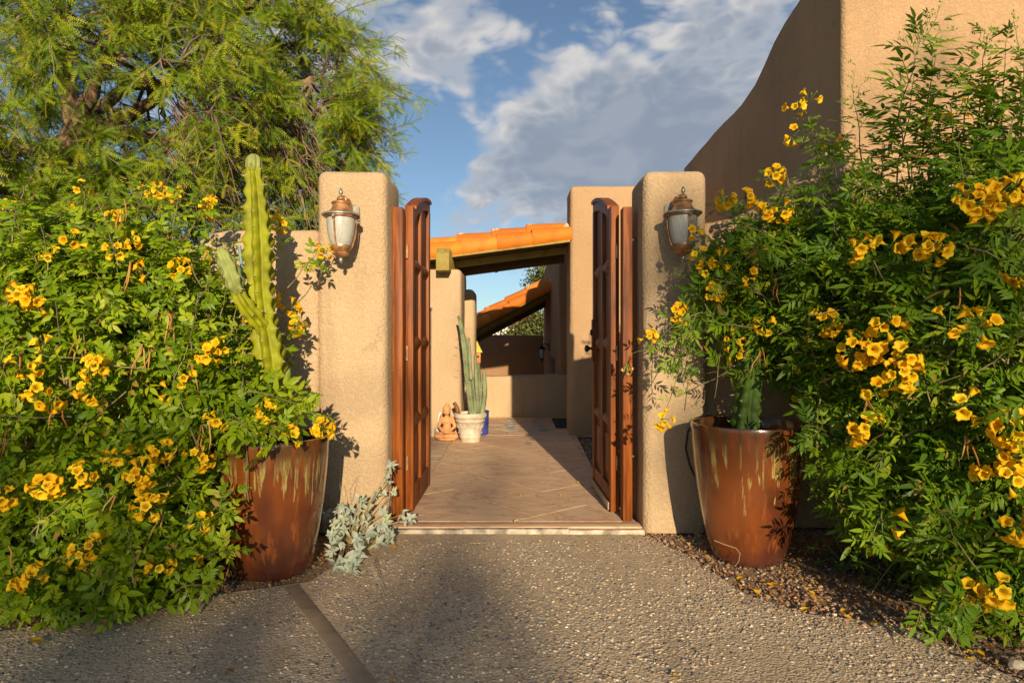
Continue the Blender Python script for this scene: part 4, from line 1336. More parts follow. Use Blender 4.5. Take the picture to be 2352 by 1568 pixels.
# irrigation tubing behind the right pot
ht = MB()
pts = [A(1690, 965, 3.62), A(1660, 952, 3.74), A(1625, 950, 3.86), A(1597, 962, 3.93), A(1580, 990, 3.95), A(1575, 1030, 3.95), A(1585, 1070, 3.95), A(1602, 1105, 3.93), A(1630, 1150, 3.92), A(1640, 1200, 3.95)]
ht.tube(pts, 0.0065, 8)
tag(part('irrigation_tube', ht, M_HOSE), 'thin black irrigation tube looping behind the right glazed pot', 'tube')
wr = MB()
wr.tube([A(x, y, 3.30) for x, y in ((1640, 1240), (1665, 1250), (1690, 1258), (1700, 1270), (1697, 1288), (1688, 1300))], 0.0011, 5)
tag(part('loose_wire', wr, M_SPINE), 'fine loose wire curling at the foot of the right pot', 'wire')

# ------------------------------------------------------------------ foliage templates
def leaflet(L, W, fold=0.25, curl=0.18, base=(0, 0, 0), ang=0.0, droop=0.0):
    """one pointed leaf blade (8 triangles) in the xy plane, turned by ang about z"""
    xs = [0, 0.33, 0.68, 1.0]
    ws = [0, 0.5, 0.40, 0]
    P = []
    for x, wd in zip(xs, ws):
        z = -curl * L * x * x - droop * L * x
        if wd == 0:
            P.append((x * L, 0, z))
        else:
            P += [(x * L, wd * W, z + fold * W * wd), (x * L, 0, z), (x * L, -wd * W, z + fold * W * wd)]
    V = np.array(P)
    ca, sa = math.cos(ang), math.sin(ang)
    V = np.c_[V[:, 0] * ca - V[:, 1] * sa, V[:, 0] * sa + V[:, 1] * ca, V[:, 2]] + np.array(base)
    F = np.array([(0, 2, 1), (0, 3, 2), (1, 2, 4), (2, 5, 4), (2, 3, 5), (3, 6, 5), (4, 5, 7), (5, 6, 7)])
    return V, F


def join(parts):
    Vs, Fs, Rs, o = [], [], [], 0
    for V, F, r in parts:
        Vs.append(V); Fs.append(F + o); Rs.append(np.full(len(V), r)); o += len(V)
    return np.concatenate(Vs), np.concatenate(Fs), np.concatenate(Rs)


def compound(npairs, L, ll, lw, r):
    """pinnate leaf with serrated-looking leaflets on a bent stalk"""
    ps = []
    bend = r.uniform(0.1, 0.35)
    st = lambda t: np.array([L * t, 0, -bend * L * t * t])
    rach = []
    for t in (0, 0.5, 1.0):
        c = st(t)
        rach += [c + (0, 0.0014, 0), c - (0, 0.0014, 0)]
    ps.append((np.array(rach), np.array([(0, 1, 2), (1, 3, 2), (2, 3, 4), (3, 5, 4)]), 0.6))
    tone = r.rand()
    for i in range(npairs):
        t = 0.34 + 0.56 * i / max(1, npairs - 1) if npairs > 1 else 0.6
        for sd in (1, -1):
            k = (0.72 + 0.28 * math.sin(PI * (0.25 + 0.6 * t))) * r.uniform(0.85, 1.1)
            V, F = leaflet(ll * k, lw * k, r.uniform(0.1, 0.5), r.uniform(0.1, 0.4), (0, 0, 0), sd * r.uniform(0.75, 1.1), r.uniform(-0.1, 0.25))
            ps.append((V + st(t), F, tone + r.uniform(-0.12, 0.12)))
    V, F = leaflet(ll * 1.12, lw * 1.1, r.uniform(0.1, 0.4), r.uniform(0.1, 0.4), (0, 0, 0), r.uniform(-0.2, 0.2), bend * 1.5)
    ps.append((V + st(1.0), F, tone))
    return join(ps)


rs = np.random.RandomState(3)
TPL_L = [compound(rs.choice([2, 2, 3]), 0.075, 0.056, 0.025, rs) for _ in range(8)]
TPL_R = [compound(rs.choice([2, 3, 3, 4]), 0.095, 0.060, 0.0175, rs) for _ in range(8)]


def flower_tpl(r, k=1.0):
    """five-lobed ruffled trumpet, mouth towards +x"""
    n = 15
    rows = [(0.0, 0.0025, 0), (0.014, 0.006, 0), (0.032, 0.0125, 0), (0.041, 0.0155, 0), (0.0465, 0.0225, 1), (0.0455, 0.0285, 2)]
    V, F = [], []
    flare = r.uniform(0.9, 1.12)
    for x, ra, kind in rows:
        for j in range(n):
            a = 2 * PI * j / n
            notch = j % 3 == 0
            rr, xx = ra, x
            if kind:
                rr = ra * flare * (0.80 if notch and kind == 2 else 0.92 if notch else r.uniform(0.93, 1.07))
                xx = x + (0.003 if notch else 0) + r.uniform(-0.004, 0.003) * kind * 0.8
            V.append((xx, rr * math.cos(a), rr * math.sin(a)))
    V = np.array(V) * k
    for i in range(len(rows) - 1):
        for j in range(n):
            a, b = i * n + j, i * n + (j + 1) % n
            F += [(a, b, b + n), (a, b + n, a + n)]
    return V, np.array(F), np.full(len(V), r.rand() * 0.8)


FL_ME, FL_TPL = [], []
for i in range(4):
    V, F, R = flower_tpl(rs)
    FL_TPL.append((V, F, R))
    me = tri_mesh('flower', V, F, R)
    me.materials.append(M_FLOWER)
    FL_ME.append(me)
V, F, R = flower_tpl(rs, 0.85)
V[:, 1:] *= 0.75
FL_DRY = tri_mesh('flower', V, F, R); FL_DRY.materials.append(M_DRIED)


def new_obj(name, me, parent, M):
    o = bpy.data.objects.new(name, me)
    COL.objects.link(o)
    o.parent = parent
    o.matrix_local = M
    return o


EXTRA = []


def cluster(root, c, n, face, size=1.0, spread=0.055, dry=False):
    """umbel of trumpet flowers round c, opening towards face"""
    c = Vector(c)
    face = Vector(face).normalized()
    mb = MB()
    dirs = []
    tries = 0
    while len(dirs) < n and tries < 400:
        tries += 1
        d = Vector(rng.normal(size=3)).normalized()
        if d.dot(face) < -0.15 + 0.25 * rng.rand():
            continue
        d = (d + Vector((0, 0, -0.12))).normalized()
        if all((d - e).length > 1.15 / math.sqrt(n) for e in dirs) or tries > 250:
            dirs.append(d)
    for d in dirs:
        mb.tube([c - face * 0.03, c + d * spread * 0.4], [0.0018, 0.0022], 4, False)
        mb.lathe([(0.0022, 0), (0.0042, 0.006), (0.0044, 0.012), (0.003, 0.014)], c + d * spread * 0.4, 5, d)
    for q in range(max(2, n // 3)):     # buds
        d = (face * 0.5 + Vector(rng.normal(size=3)) * 0.7).normalized()
        mb.tube([c, c + d * spread * 0.9], [0.0012, 0.0015], 3, False)
        mb.ball(c + d * spread * 0.9, (0.0035, 0.0035, 0.006), 5, 4)
    o = part('flower_cluster', mb, M_CALYX, None, auto=0, base=c)
    o.parent = root
    o.location = c - root_loc(root)
    for d in dirs:
        x = d
        y = x.orthogonal().normalized()
        y = (Matrix.Rotation(rng.rand() * 6.28, 3, x) @ y)
        z = x.cross(y)
        k = size * rng.uniform(0.85, 1.15)
        M = Matrix((x * k, y * k, z * k)).transposed().to_4x4()
        M.translation = d * spread * 0.4 * size * rng.uniform(0.8, 1.9)
        new_obj('flower', FL_DRY if dry else FL_ME[rng.randint(4)], o, M)
    for q in range(0 if dry else int(n * 0.5)):      # those deeper in the head
        d = (Vector(rng.normal(size=3)) + face * 0.5).normalized()
        y = d.orthogonal().normalized()
        k = size * rng.uniform(0.8, 1.05)
        EXTRA.append((np.array(c + d * spread * rng.uniform(0.15, 0.5) + Vector((0, 0.02, -0.01))), np.array(d), np.array(y), k))
    return o


def deep_flowers(root):
    P_, d_, y_, k_ = zip(*EXTRA)
    P_, d_, y_ = map(np.array, (P_, d_, y_))
    V_, F_, R_ = inst(FL_TPL, rng.randint(0, len(FL_TPL), len(P_)), frames(d_, y_, np.array(k_), P_))
    o = finish('small_flowers', tri_mesh('small_flowers', V_ - np.array(root_loc(root)), F_, R_), M_FLOWER, root, True, 0)
    tag(o, kind='stuff')
    EXTRA.clear()


class Volume:
    def __init__(self, ells):
        self.e = [(np.array(c, float), np.array(r, float)) for c, r in ells]

    def level(self, P):
        return np.min([np.linalg.norm((P - c) / r, axis=-1) for c, r in self.e], axis=0)

    def sample(self, n, shell=(0.75, 1.0)):
        w_ = np.array([np.prod(r) ** (2 / 3) for c, r in self.e]); w_ /= w_.sum()
        k = rng.choice(len(self.e), n * 3, p=w_)
        u = unit(n * 3)
        C = np.array([c for c, r in self.e])[k]; R = np.array([r for c, r in self.e])[k]
        bump = 1 + 0.09 * np.sin(u[:, 0] * 7 + k) * np.sin(u[:, 2] * 6 + 1.3) + 0.05 * np.sin(u[:, 1] * 13)
        f = rng.uniform(shell[0], shell[1], (n * 3, 1)) * bump[:, None]
        P = C + u * R * f
        nrm = u / R; nrm /= np.linalg.norm(nrm, axis=1, keepdims=True)
        ok = self.level(P) > shell[0] * 0.93
        return P[ok][:n], nrm[ok][:n]

    def front(self, px, py, default):
        o = np.array([0, 0, CAMZ]); d = np.array([(px - 1176) / FPX, 1, (784 - py) / FPX])
        best = None
        for c, r in self.e:
            a_, b_ = (o - c) / r, d / r
            A_, B_, C_ = b_ @ b_, a_ @ b_, a_ @ a_ - 1
            disc = B_ * B_ - A_ * C_
            if disc > 0:
                t = (-B_ - math.sqrt(disc)) / A_
                if t > 0.5 and (best is None or t < best):
                    best = t
        return best if best else default


def polyline_tubes(mb, base, tip, sag, r0, r1, n=5, sides=4):
    base, tip = Vector(base), Vector(tip)
    pts = []
    for k in range(n + 1):
        t = k / n
        p = base.lerp(tip, t) + Vector((0, 0, sag * 4 * t * (1 - t))) + Vector(rng.normal(size=3)) * 0.006 * (0 < k < n)
        pts.append(p)
    mb.tube(pts, [r0 + (r1 - r0) * k / n for k in range(n + 1)], sides, False)
    return pts


def bush(root, vol, tpl, mat, nshoot, nfill, extra, reject, base_pts, up=0.45, leafscale=1.0, n_parts=260):
    pos, dirs, ups, scl = [], [], [], []
    stems = MB()

    def shoot(base, tip, sag=0.0, n=6, s=1.0, r0=0.004):
        base, tip = Vector(base), Vector(tip)
        pts = polyline_tubes(stems, base, tip, sag, r0, 0.0016)
        ax = (tip - base).normalized()
        L_ = (tip - base).length
        side = ax.cross(Vector((0, 0, 1)))
        side = side.normalized() if side.length > 1e-3 else Vector((1, 0, 0))
        for k in range(n):
            t = 1 - (k / n) * min(1.0, 0.36 * n / 6 / max(L_, 0.1) * 1.0)
            t = max(0.08, t)
            i = min(int(t * 5), 4)
            p = pts[i].lerp(pts[i + 1], t * 5 - i)
            rot = Matrix.Rotation(k * PI / 2 + rng.uniform(-0.4, 0.4), 3, ax)
            for sg in (1, -1):
                d = (rot @ side * sg * rng.uniform(0.7, 1.1) + ax * rng.uniform(0.35, 0.9) + Vector((0, 0, rng.uniform(-0.25, 0.2))))
                pos.append(p); dirs.append(d.normalized())
                u_ = Vector((0, 0, 1)) * 0.75 + ax * 0.35 + Vector(rng.normal(size=3)) * 0.35 + Vector((0, -0.35, 0))
                ups.append(u_ + Vector((0, -0.55, 0)))
                scl.append(s * (0.6 + 0.4 * min(1, k / 2)) * rng.uniform(0.75, 1.2))

    P, Nn = vol.sample(nshoot, (0.84, 1.12))
    for p, n_ in zip(P, Nn):
        p = Vector(p); n_ = Vector(n_)
        t = (n_ * 0.8 + Vector((0, 0, up)) + Vector(rng.normal(size=3)) * 0.45).normalized()
        L_ = rng.uniform(0.22, 0.46)
        shoot(p - t * L_, p, rng.uniform(-0.01, 0.03), rng.choice([4, 5, 6, 6]), leafscale)
    for (bx, tx, sag, n, s) in extra:
        shoot(bx, tx, sag, n, s, 0.0045)
    P, Nn = vol.sample(nfill, (0.45, 0.9))
    for p, n_ in zip(P, Nn):
        pos.append(Vector(p)); dirs.append((Vector(n_) + Vector(rng.normal(size=3)) * 0.9).normalized())
        ups.append(Vector((0, -0.75, 0.8)) + Vector(rng.normal(size=3)) * 0.5); scl.append(leafscale * rng.uniform(0.8, 1.25))
    P, Nn = vol.sample(90, (0.85, 1.08))
    for p, n_ in zip(P, Nn):            # bare grey twigs poking through the leaves
        p = Vector(p); t = (Vector(n_) * 0.4 + Vector(rng.normal(size=3)) * 0.7 + Vector((0, 0, 0.3))).normalized()
        if not bool(reject(np.array([tuple(p)]))[0]):
            polyline_tubes(stems, p - t * rng.uniform(0.2, 0.4), p + t * 0.03, 0.02, 0.0035, 0.0015, 5, 4)
    # main stems from the ground
    for bp in base_pts:
        for q in range(4):
            tgt, _ = vol.sample(1, (0.5, 0.85))
            if len(tgt):
                polyline_tubes(stems, Vector(bp) + Vector(rng.normal(size=3)) * 0.05 * Vector((1, 1, 0)).length * 0.5, Vector(tgt[0]), 0.06, 0.013, 0.004, 7, 6)
    pos = np.array([tuple(p) for p in pos]); dirs = np.array([tuple(p) for p in dirs]); ups = np.array([tuple(p) for p in ups]); scl = np.array(scl)
    tipp = pos + dirs * 0.10
    ok = ~(reject(pos) | reject(tipp)) & (pos[:, 2] > 0.03) & (tipp[:, 2] > 0.015)
    pos, dirs, ups, scl = pos[ok], dirs[ok], ups[ok], scl[ok]
    M = frames(dirs, ups, scl, pos)
    which = rng.randint(0, len(tpl), len(pos))
    # the leaves nearest the viewer that are in frame become parts of their own
    px = 1176 + pos[:, 0] / pos[:, 1] * FPX; py = 784 - (pos[:, 2] - CAMZ) / pos[:, 1] * FPX
    inframe = (px > 20) & (px < 2330) & (py > 20) & (py < 1550)
    lev = vol.level(pos)
    score = np.where(inframe & (lev > 0.93), pos[:, 1] - 0.4 * lev, 99)
    order = np.argsort(score)[:n_parts]
    order = order[score[order] < 90]
    mes = []
    for V, F, R in tpl:
        me = tri_mesh('leaf', V, F, R); me.materials.append(mat); mes.append(me)
    rl = np.array(root_loc(root))
    for i in order:
        m4 = Matrix([list(r) for r in np.r_[M[i], [[0, 0, 0, 1]]]])
        m4.translation = Vector(M[i][:, 3] - rl)
        new_obj('leaf', mes[which[i]], root, m4)
    rest = np.ones(len(pos), bool); rest[order] = False
    V, F, R = inst(tpl, which[rest], M[rest])
    o = finish('foliage', tri_mesh('foliage', V - rl, F, R), mat, root, True, 0)
    tag(o, kind='stuff')
    s = part('stems', stems, M_STEM, root, auto=0)
    tag(s, kind='stuff')
    print('bush leaves', len(pos))


def pods(root, spots, vol):
    for px, py in spots:
        Y = vol.front(px, py, 3.2) - 0.05
        p = at(px, py, Y)
        for q in range(rng.randint(1, 4)):
            mb = MB()
            L_ = rng.uniform(0.09, 0.17)
            d = Vector((rng.uniform(-0.5, 0.5), rng.uniform(-0.3, 0.2), -1)).normalized()
            b = p + Vector((rng.uniform(-.01, .01), 0, 0))
            pts = [b, b + d * L_ * 0.25 + Vector((0.006, 0, 0)), b + d * L_ * 0.6 + Vector((rng.uniform(-.012, .012), 0, 0)), b + d * L_]
            mb.tube(pts, [0.0012, 0.0038, 0.0036, 0.0008], 5)
            part('seed_pod', mb, M_POD, root, auto=0)


# ------------------------------------------------------------------ left bush
VL = Volume([((-2.45, 3.30, 0.82), (1.10, 0.74, 1.05)), ((-1.70, 3.62, 0.88), (0.34, 0.24, 0.56)), ((-1.95, 2.95, 0.40), (0.55, 0.40, 0.44)),
             ((-2.2, 3.45, 1.5), (0.48, 0.40, 0.40)), ((-1.55, 3.15, 0.95), (0.30, 0.26, 0.38))])


def rej_left(P):
    dd = np.hypot(P[:, 0] - POT_L.x, P[:, 1] - POT_L.y)
    pot = (dd < 0.30) & (P[:, 2] < 0.74)
    wall = (P[:, 1] > 3.97) & (P[:, 2] < 1.95)
    cac = (np.hypot(P[:, 0] + 1.33, P[:, 1] - 3.3) < 0.22) & (P[:, 2] > 1.1) | (np.hypot(P[:, 0] + 1.42, P[:, 1] - 3.15) < 0.2) & (P[:, 2] > 1.32)
    return pot | wall | cac


bl = empty('yellow_bells_bush', (-2.3, 3.3, 0), 'big sunlit bush of yellow trumpet flowers left of the gate with broad leaflets', 'bush', 'flowering yellow bells bushes')
exL = []
for (b, t, n) in (((600, 960, 3.45), (700, 905, 3.2), 6), ((620, 960, 3.2), (735, 955, 3.05), 6), ((560, 980, 3.1), (655, 985, 2.98), 6), ((520, 960, 3.0), (580, 1000, 2.9), 5),
                  ((560, 900, 3.1), (690, 930, 3.05), 6), ((640, 690, 3.75), (735, 575, 3.72), 4), ((640, 800, 3.7), (690, 745, 3.68), 3),
                  ((600, 900, 3.5), (660, 780, 3.6), 6), ((560, 740, 3.7), (560, 560, 3.7), 3), ((480, 700, 3.7), (500, 560, 3.65), 5), ((420, 560, 3.5), (480, 470, 3.4), 5),
                  ((300, 560, 3.5), (330, 430, 3.4), 6), ((200, 560, 3.5), (190, 410, 3.45), 5), ((390, 580, 3.5), (410, 440, 3.45), 6), ((60, 640, 3.4), (20, 470, 3.3), 6), ((120, 620, 3.4), (140, 480, 3.35), 6),
                  ((420, 1250, 2.9), (525, 1170, 2.85), 6), ((440, 1300, 2.85), (530, 1265, 2.8), 5), ((400, 1360, 2.8), (480, 1345, 2.75), 5), ((250, 1360, 2.75), (260, 1420, 2.62), 5),
                  ((60, 1330, 2.7), (40, 1400, 2.6), 6), ((630, 640, 3.75), (640, 540, 3.75), 3), ((250, 1350, 2.8), (330, 1390, 2.7), 5), ((150, 1360, 2.7), (130, 1410, 2.6), 5)):
    exL.append((at(*b), at(*t), 0.02, n, 1.0))
bush(bl, VL, TPL_L, M_LEAF_L, 1000, 2600, exL, rej_left, [(-2.3, 3.4, 0), (-1.9, 3.3, 0), (-2.7, 3.3, 0), (-1.75, 3.5, 0)], leafscale=0.94, up=0.6)
CL = [(190, 435, 5), (370, 440, 7), (345, 432, 4), (400, 445, 5), (488, 478, 12), (28, 478, 6), (268, 500, 5), (180, 490, 3), (302, 555, 4), (165, 555, 3), (120, 590, 3), (50, 678, 8), (82, 690, 6), (340, 625, 3),
      (415, 618, 7), (470, 600, 4), (642, 515, 7), (668, 708, 5), (683, 752, 8), (745, 578, 5), (465, 640, 5), (222, 838, 9), (55, 842, 5), (480, 815, 6), (512, 795, 4), (425, 868, 3), (85, 895, 5), (118, 918, 4),
      (210, 898, 4), (608, 945, 6), (665, 1005, 7), (742, 982, 8), (370, 1030, 7), (460, 1052, 9), (110, 1112, 10), (187, 1090, 6), (325, 1092, 10), (350, 1125, 11), (340, 1165, 8), (458, 1196, 6), (188, 1268, 7),
      (215, 1250, 4), (366, 1300, 5), (72, 1325, 6), (8, 1142, 6), (455, 1272, 3), (595, 1022, 3), (500, 965, 4), (270, 575, 4), (560, 722, 3), (630, 690, 3), (10, 1330, 3), (270, 1045, 4), (100, 800, 3), (390, 900, 2)]
for px, py, n in CL:
    Y = VL.front(px, py, 3.68) - rng.uniform(0.02, 0.07)
    if 600 < px < 720 and py < 800:
        Y = 3.74
    if px > 570 and py > 930:
        Y = 3.02
    if 720 < px and py < 650:
        Y = 3.80
    cluster(bl, at(px, py, Y), n, (rng.uniform(-.3, .3), -1, rng.uniform(-0.1, 0.5)), 0.74, 0.058 if n < 9 else 0.082)
deep_flowers(bl)
pods(bl, [(285, 455), (275, 480), (300, 600), (320, 590), (55, 800), (40, 790), (130, 910), (325, 790), (345, 800), (245, 690), (480, 960), (465, 975), (405, 1020), (370, 1370 - 200), (10, 1000), (15, 970), (180, 770), (440, 840),
          (270, 1120), (545, 1140), (530, 1290), (20, 1250), (390, 720), (560, 800), (600, 800)], VL)

# ------------------------------------------------------------------ right bush
VR = Volume([((2.42, 3.12, 1.02), (0.90, 0.72, 1.12)), ((1.62, 3.62, 1.48), (0.52, 0.26, 0.46)), ((2.15, 2.72, 0.45), (0.48, 0.40, 0.45)), ((2.0, 3.3, 1.55), (0.55, 0.40, 0.50)),
             ((2.1, 2.75, 1.1), (0.42, 0.36, 0.55)), ((2.75, 3.3, 1.7), (0.5, 0.4, 0.45))])


def rej_right(P):
    dd = np.hypot(P[:, 0] - POT_R.x, P[:, 1] - POT_R.y)
    pot = (dd < 0.34) & (P[:, 2] < 0.86)
    wall = (P[:, 1] > 3.96) & (P[:, 0] < 2.2)
    x = 1176 + P[:, 0] / P[:, 1] * FPX; y = 784 - (P[:, 2] - CAMZ) / P[:, 1] * FPX
    lane = (x < 1840 - (y - 960) * 0.02) & (y > 940) & (P[:, 1] < 3.6)
    return pot | wall | lane | (P[:, 1] > 4.24)


brr = empty('yellow_bells_bush', (2.3, 3.2, 0), 'big shaded bush of yellow trumpet flowers right of the gate with narrow leaflets', 'bush', 'flowering yellow bells bushes')
exR = []
for (b, t, sag, n, s) in (((2040, 360, 3.4), (2130, 50, 3.3), 0.02, 13, 1.25), ((2090, 420, 3.3), (2060, 230, 3.2), 0.02, 7, 1.1), ((2230, 380, 3.1), (2270, 80, 3.0), 0.02, 12, 1.2), ((2180, 420, 3.1), (2190, 210, 3.0), 0.01, 7, 1.1),
                          ((2340, 360, 3.0), (2350, 130, 2.9), 0.01, 9, 1.15), ((1990, 420, 3.5), (1960, 230, 3.45), 0.02, 6, 1.0), ((1900, 430, 3.5), (1850, 255, 3.5), 0.01, 5, 0.8), ((1960, 360, 3.5), (1840, 300, 3.5), 0.02, 6, 0.9),
                          ((1760, 560, 3.6), (1640, 470, 3.6), 0.03, 6, 0.9), ((1820, 520, 3.6), (1760, 400, 3.6), 0.03, 6, 0.9), ((1720, 700, 3.6), (1560, 720, 3.55), 0.05, 7, 0.85), ((1640, 720, 3.55), (1500, 790, 3.5), 0.05, 7, 0.85),
                          ((1560, 730, 3.55), (1570, 890, 3.5), 0.04, 6, 0.8), ((1600, 720, 3.5), (1545, 850, 3.45), 0.04, 6, 0.8), ((1690, 640, 3.6), (1590, 600, 3.6), 0.03, 5, 0.8), ((1700, 600, 3.6), (1600, 560, 3.6), 0.02, 4, 0.7),
                          ((1600, 780, 3.5), (1530, 940, 3.48), 0.03, 3, 0.6), ((1780, 560, 3.55), (1700, 520, 3.5), 0.03, 6, 0.85), ((1760, 640, 3.5), (1660, 560, 3.48), 0.03, 6, 0.85), ((1840, 540, 3.5), (1800, 440, 3.5), 0.03, 6, 0.9), ((1780, 700, 3.45), (1640, 640, 3.42), 0.03, 6, 0.85), ((1900, 500, 3.5), (1870, 380, 3.45), 0.03, 7, 0.95), ((1760, 760, 3.45), (1620, 760, 3.42), 0.03, 6, 0.85), ((1880, 900, 3.2), (1880, 1060, 3.0), 0.05, 7, 1.0), ((1900, 1000, 3.0), (1850, 985, 2.95), 0.03, 4, 0.9), ((2080, 1380, 2.6), (2210, 1500, 2.42), 0.05, 6, 1.0),
                          ((1950, 1000, 3.0), (1920, 1150, 2.9), 0.04, 6, 1.0), ((2050, 1150, 2.8), (2000, 1240, 2.65), 0.04, 6, 1.0), ((2250, 1350, 2.5), (2190, 1420, 2.4), 0.03, 5, 1.0), ((1780, 820, 3.5), (1700, 880, 3.45), 0.04, 5, 0.8),
                          ((2300, 470, 2.9), (2330, 250, 2.8), 0.01, 7, 1.1), ((2060, 420, 3.4), (2100, 170, 3.3), 0.02, 10, 1.3), ((2110, 400, 3.3), (2150, 130, 3.25), 0.02, 10, 1.25), ((2150, 430, 3.2), (2160, 260, 3.1), 0.02, 8, 1.2),
                          ((2200, 420, 3.1), (2230, 170, 3.05), 0.02, 10, 1.25), ((2250, 420, 3.0), (2290, 190, 2.95), 0.02, 9, 1.2), ((2290, 380, 3.0), (2310, 100, 3.0), 0.02, 10, 1.2), ((2330, 420, 2.9), (2345, 220, 2.85), 0.02, 9, 1.2),
                          ((2020, 430, 3.4), (2030, 330, 3.35), 0.02, 6, 1.1), ((2190, 470, 3.0), (2240, 330, 2.95), 0.02, 8, 1.15), ((2100, 460, 3.2), (2090, 340, 3.15), 0.02, 7, 1.15), ((1930, 450, 3.4), (1905, 350, 3.4), 0.02, 6, 1.0), ((2120, 340, 3.5), (2150, 190, 3.5), 0.01, 6, 1.0)):
    exR.append((at(*b), at(*t), sag, n, s))
bush(brr, VR, TPL_R, M_LEAF_R, 820, 2600, exR, rej_right, [(2.3, 3.3, 0), (2.5, 3.2, 0), (2.1, 3.1, 0), (2.7, 3.3, 0)], leafscale=1.05)
CR = [(1668, 458, 7), (1715, 455, 7), (1775, 405, 8), (1750, 490, 7), (1795, 488, 7), (1826, 252, 3), (1862, 228, 2), (1822, 312, 3), (1625, 622, 4), (1640, 675, 8), (1655, 600, 4), (1555, 716, 5), (1575, 725, 3), (1488, 775, 5),
      (1524, 962, 5), (1685, 782, 4), (1755, 745, 4), (1895, 742, 6), (2030, 742, 4), (2180, 742, 3), (2252, 752, 3), (1960, 808, 9), (2000, 800, 7), (2062, 850, 10), (2070, 820, 5), (1832, 830, 4), (1842, 905, 5), (2012, 900, 3),
      (2115, 562, 8), (2145, 575, 6), (2048, 568, 3), (1965, 570, 4), (2230, 470, 13), (2285, 455, 9), (2330, 432, 7), (2340, 630, 5), (2112, 275, 3), (2236, 222, 3), (1985, 385, 2), (1955, 990, 5), (1985, 982, 4), (2208, 932, 3),
      (2320, 975, 10), (2315, 1050, 9), (2335, 1205, 8), (2040, 1222, 5), (2028, 1262, 3), (2225, 1362, 7), (2215, 1412, 8), (2235, 1450, 10), (2290, 1350, 4), (1585, 528, 2), (1600, 598, 1), (1715, 632, 3), (2270, 1080, 3), (2310, 1100, 5),
      (1690, 815, 3), (2160, 330, 2), (1610, 590, 2), (2205, 255, 2), (2100, 1212, 2), (1910, 330, 2)]
for px, py, n in CR:
    Y = VR.front(px, py, 3.55) - rng.uniform(0.03, 0.10)
    if px < 1640 and py > 500:
        Y = 3.52
    if py < 300:
        Y = 3.4
    big = px > 1850 and py > 400
    cluster(brr, at(px, py, Y), n, (rng.uniform(-.4, .3), -1, rng.uniform(-0.3, 0.4)), (0.92 if big else 0.76), 0.062 if n < 9 else 0.09)
deep_flowers(brr)
cluster(brr, at(1440, 845, 3.62), 5, (0, -0.3, -1), 0.6, 0.05, True)
twg = MB()
polyline_tubes(twg, at(1560, 800, 3.55), at(1442, 815, 3.62), 0.02, 0.002, 0.0012)
for b, t in (((2120, 100, 3.3), (2165, 5, 3.2)), ((2110, 110, 3.3), (2090, 40, 3.25)), ((2125, 90, 3.3), (2190, 70, 3.25)), ((2262, 130, 3.0), (2250, 60, 3.0)), ((2262, 130, 3.0), (2290, 70, 3.0)),
             ((1960, 240, 3.45), (1965, 150, 3.45)), ((2110, 120, 3.3), (2065, 85, 3.3)), ((2120, 100, 3.3), (2140, 30, 3.3)), ((2340, 120, 2.9), (2330, 40, 2.9)), ((1955, 250, 3.45), (1985, 190, 3.45))):
    pts = polyline_tubes(twg, at(*b), at(*t), 0.0, 0.002, 0.001)
    for k in range(10):
        q = pts[rng.randint(1, 6)]
        e = q + Vector((rng.uniform(-0.035, 0.035), rng.uniform(-.02, .02), rng.uniform(0.005, 0.03)))
        twg.tube([q, e], [0.0009, 0.0007], 3, False)
        twg.ball(e, (0.0035, 0.0035, 0.006), 5, 3)
tag(part('flower_spray', twg, M_CALYX, brr, auto=0), kind='stuff')
pods(brr, [(1745, 800), (1990, 910), (2215, 1000), (2290, 1000), (1860, 740), (2060, 690), (1780, 640), (2200, 660)], VR)

# ------------------------------------------------------------------ mesquite tree behind the left wall
mq = empty('mesquite_tree', (-5.6, 7.3, 0), 'large feathery mesquite tree with drooping twigs behind the left garden wall', 'tree')
trunk = MB()


def limb(mb, pts, r0, r1, sides=9):
    pts = [Vector(p) for p in pts]
    fine, n = [], len(pts)
    for i in range(n - 1):
        for k in range(4):
            fine.append(pts[i].lerp(pts[i + 1], k / 4) + Vector(rng.normal(size=3)) * 0.02 * (i + k > 0))
    fine.append(pts[-1])
    m_ = len(fine)
    mb.tube(fine, [r0 + (r1 - r0) * (i / (m_ - 1)) ** 0.8 for i in range(m_)], sides)
    return fine


TQ = lambda x, y, Y: at(x, y, Y)
limbs = []
limb(trunk, [(-5.6, 7.3, -0.1), TQ(40, 600, 7.3), TQ(100, 420, 7.3), TQ(180, 300, 7.2)], 0.19, 0.12)
limbs.append(limb(trunk, [TQ(175, 310, 7.2), TQ(150, 190, 7.2), TQ(140, 60, 7.1), TQ(110, -150, 7.0)], 0.11, 0.04))
limbs.append(limb(trunk, [TQ(175, 300, 7.2), TQ(225, 180, 7.1), TQ(280, 60, 7.0), TQ(330, -140, 6.9)], 0.10, 0.04))
limbs.append(limb(trunk, [TQ(180, 295, 7.2), TQ(260, 285, 7.0), TQ(340, 240, 6.8), TQ(470, 110, 6.6), TQ(600, -20, 6.5)], 0.10, 0.03))
limbs.append(limb(trunk, [TQ(180, 300, 7.2), TQ(300, 310, 6.9), TQ(420, 330, 6.7), TQ(560, 250, 6.6), TQ(700, 190, 6.6)], 0.11, 0.03))
limbs.append(limb(trunk, [TQ(60, 560, 7.3), TQ(20, 380, 7.4), TQ(-80, 200, 7.4), TQ(-250, 60, 7.2)], 0.11, 0.04))
limbs.append(limb(trunk, [TQ(170, 310, 7.2), TQ(290, 200, 7.8), TQ(480, 180, 8.2), TQ(650, 120, 8.4)], 0.09, 0.03))
limbs.append(limb(trunk, [TQ(100, 420, 7.3), TQ(160, 400, 6.8), TQ(240, 420, 6.3), TQ(300, 470, 6.0)], 0.07, 0.025))
part('trunk', trunk, M_BARK, mq, auto=0)

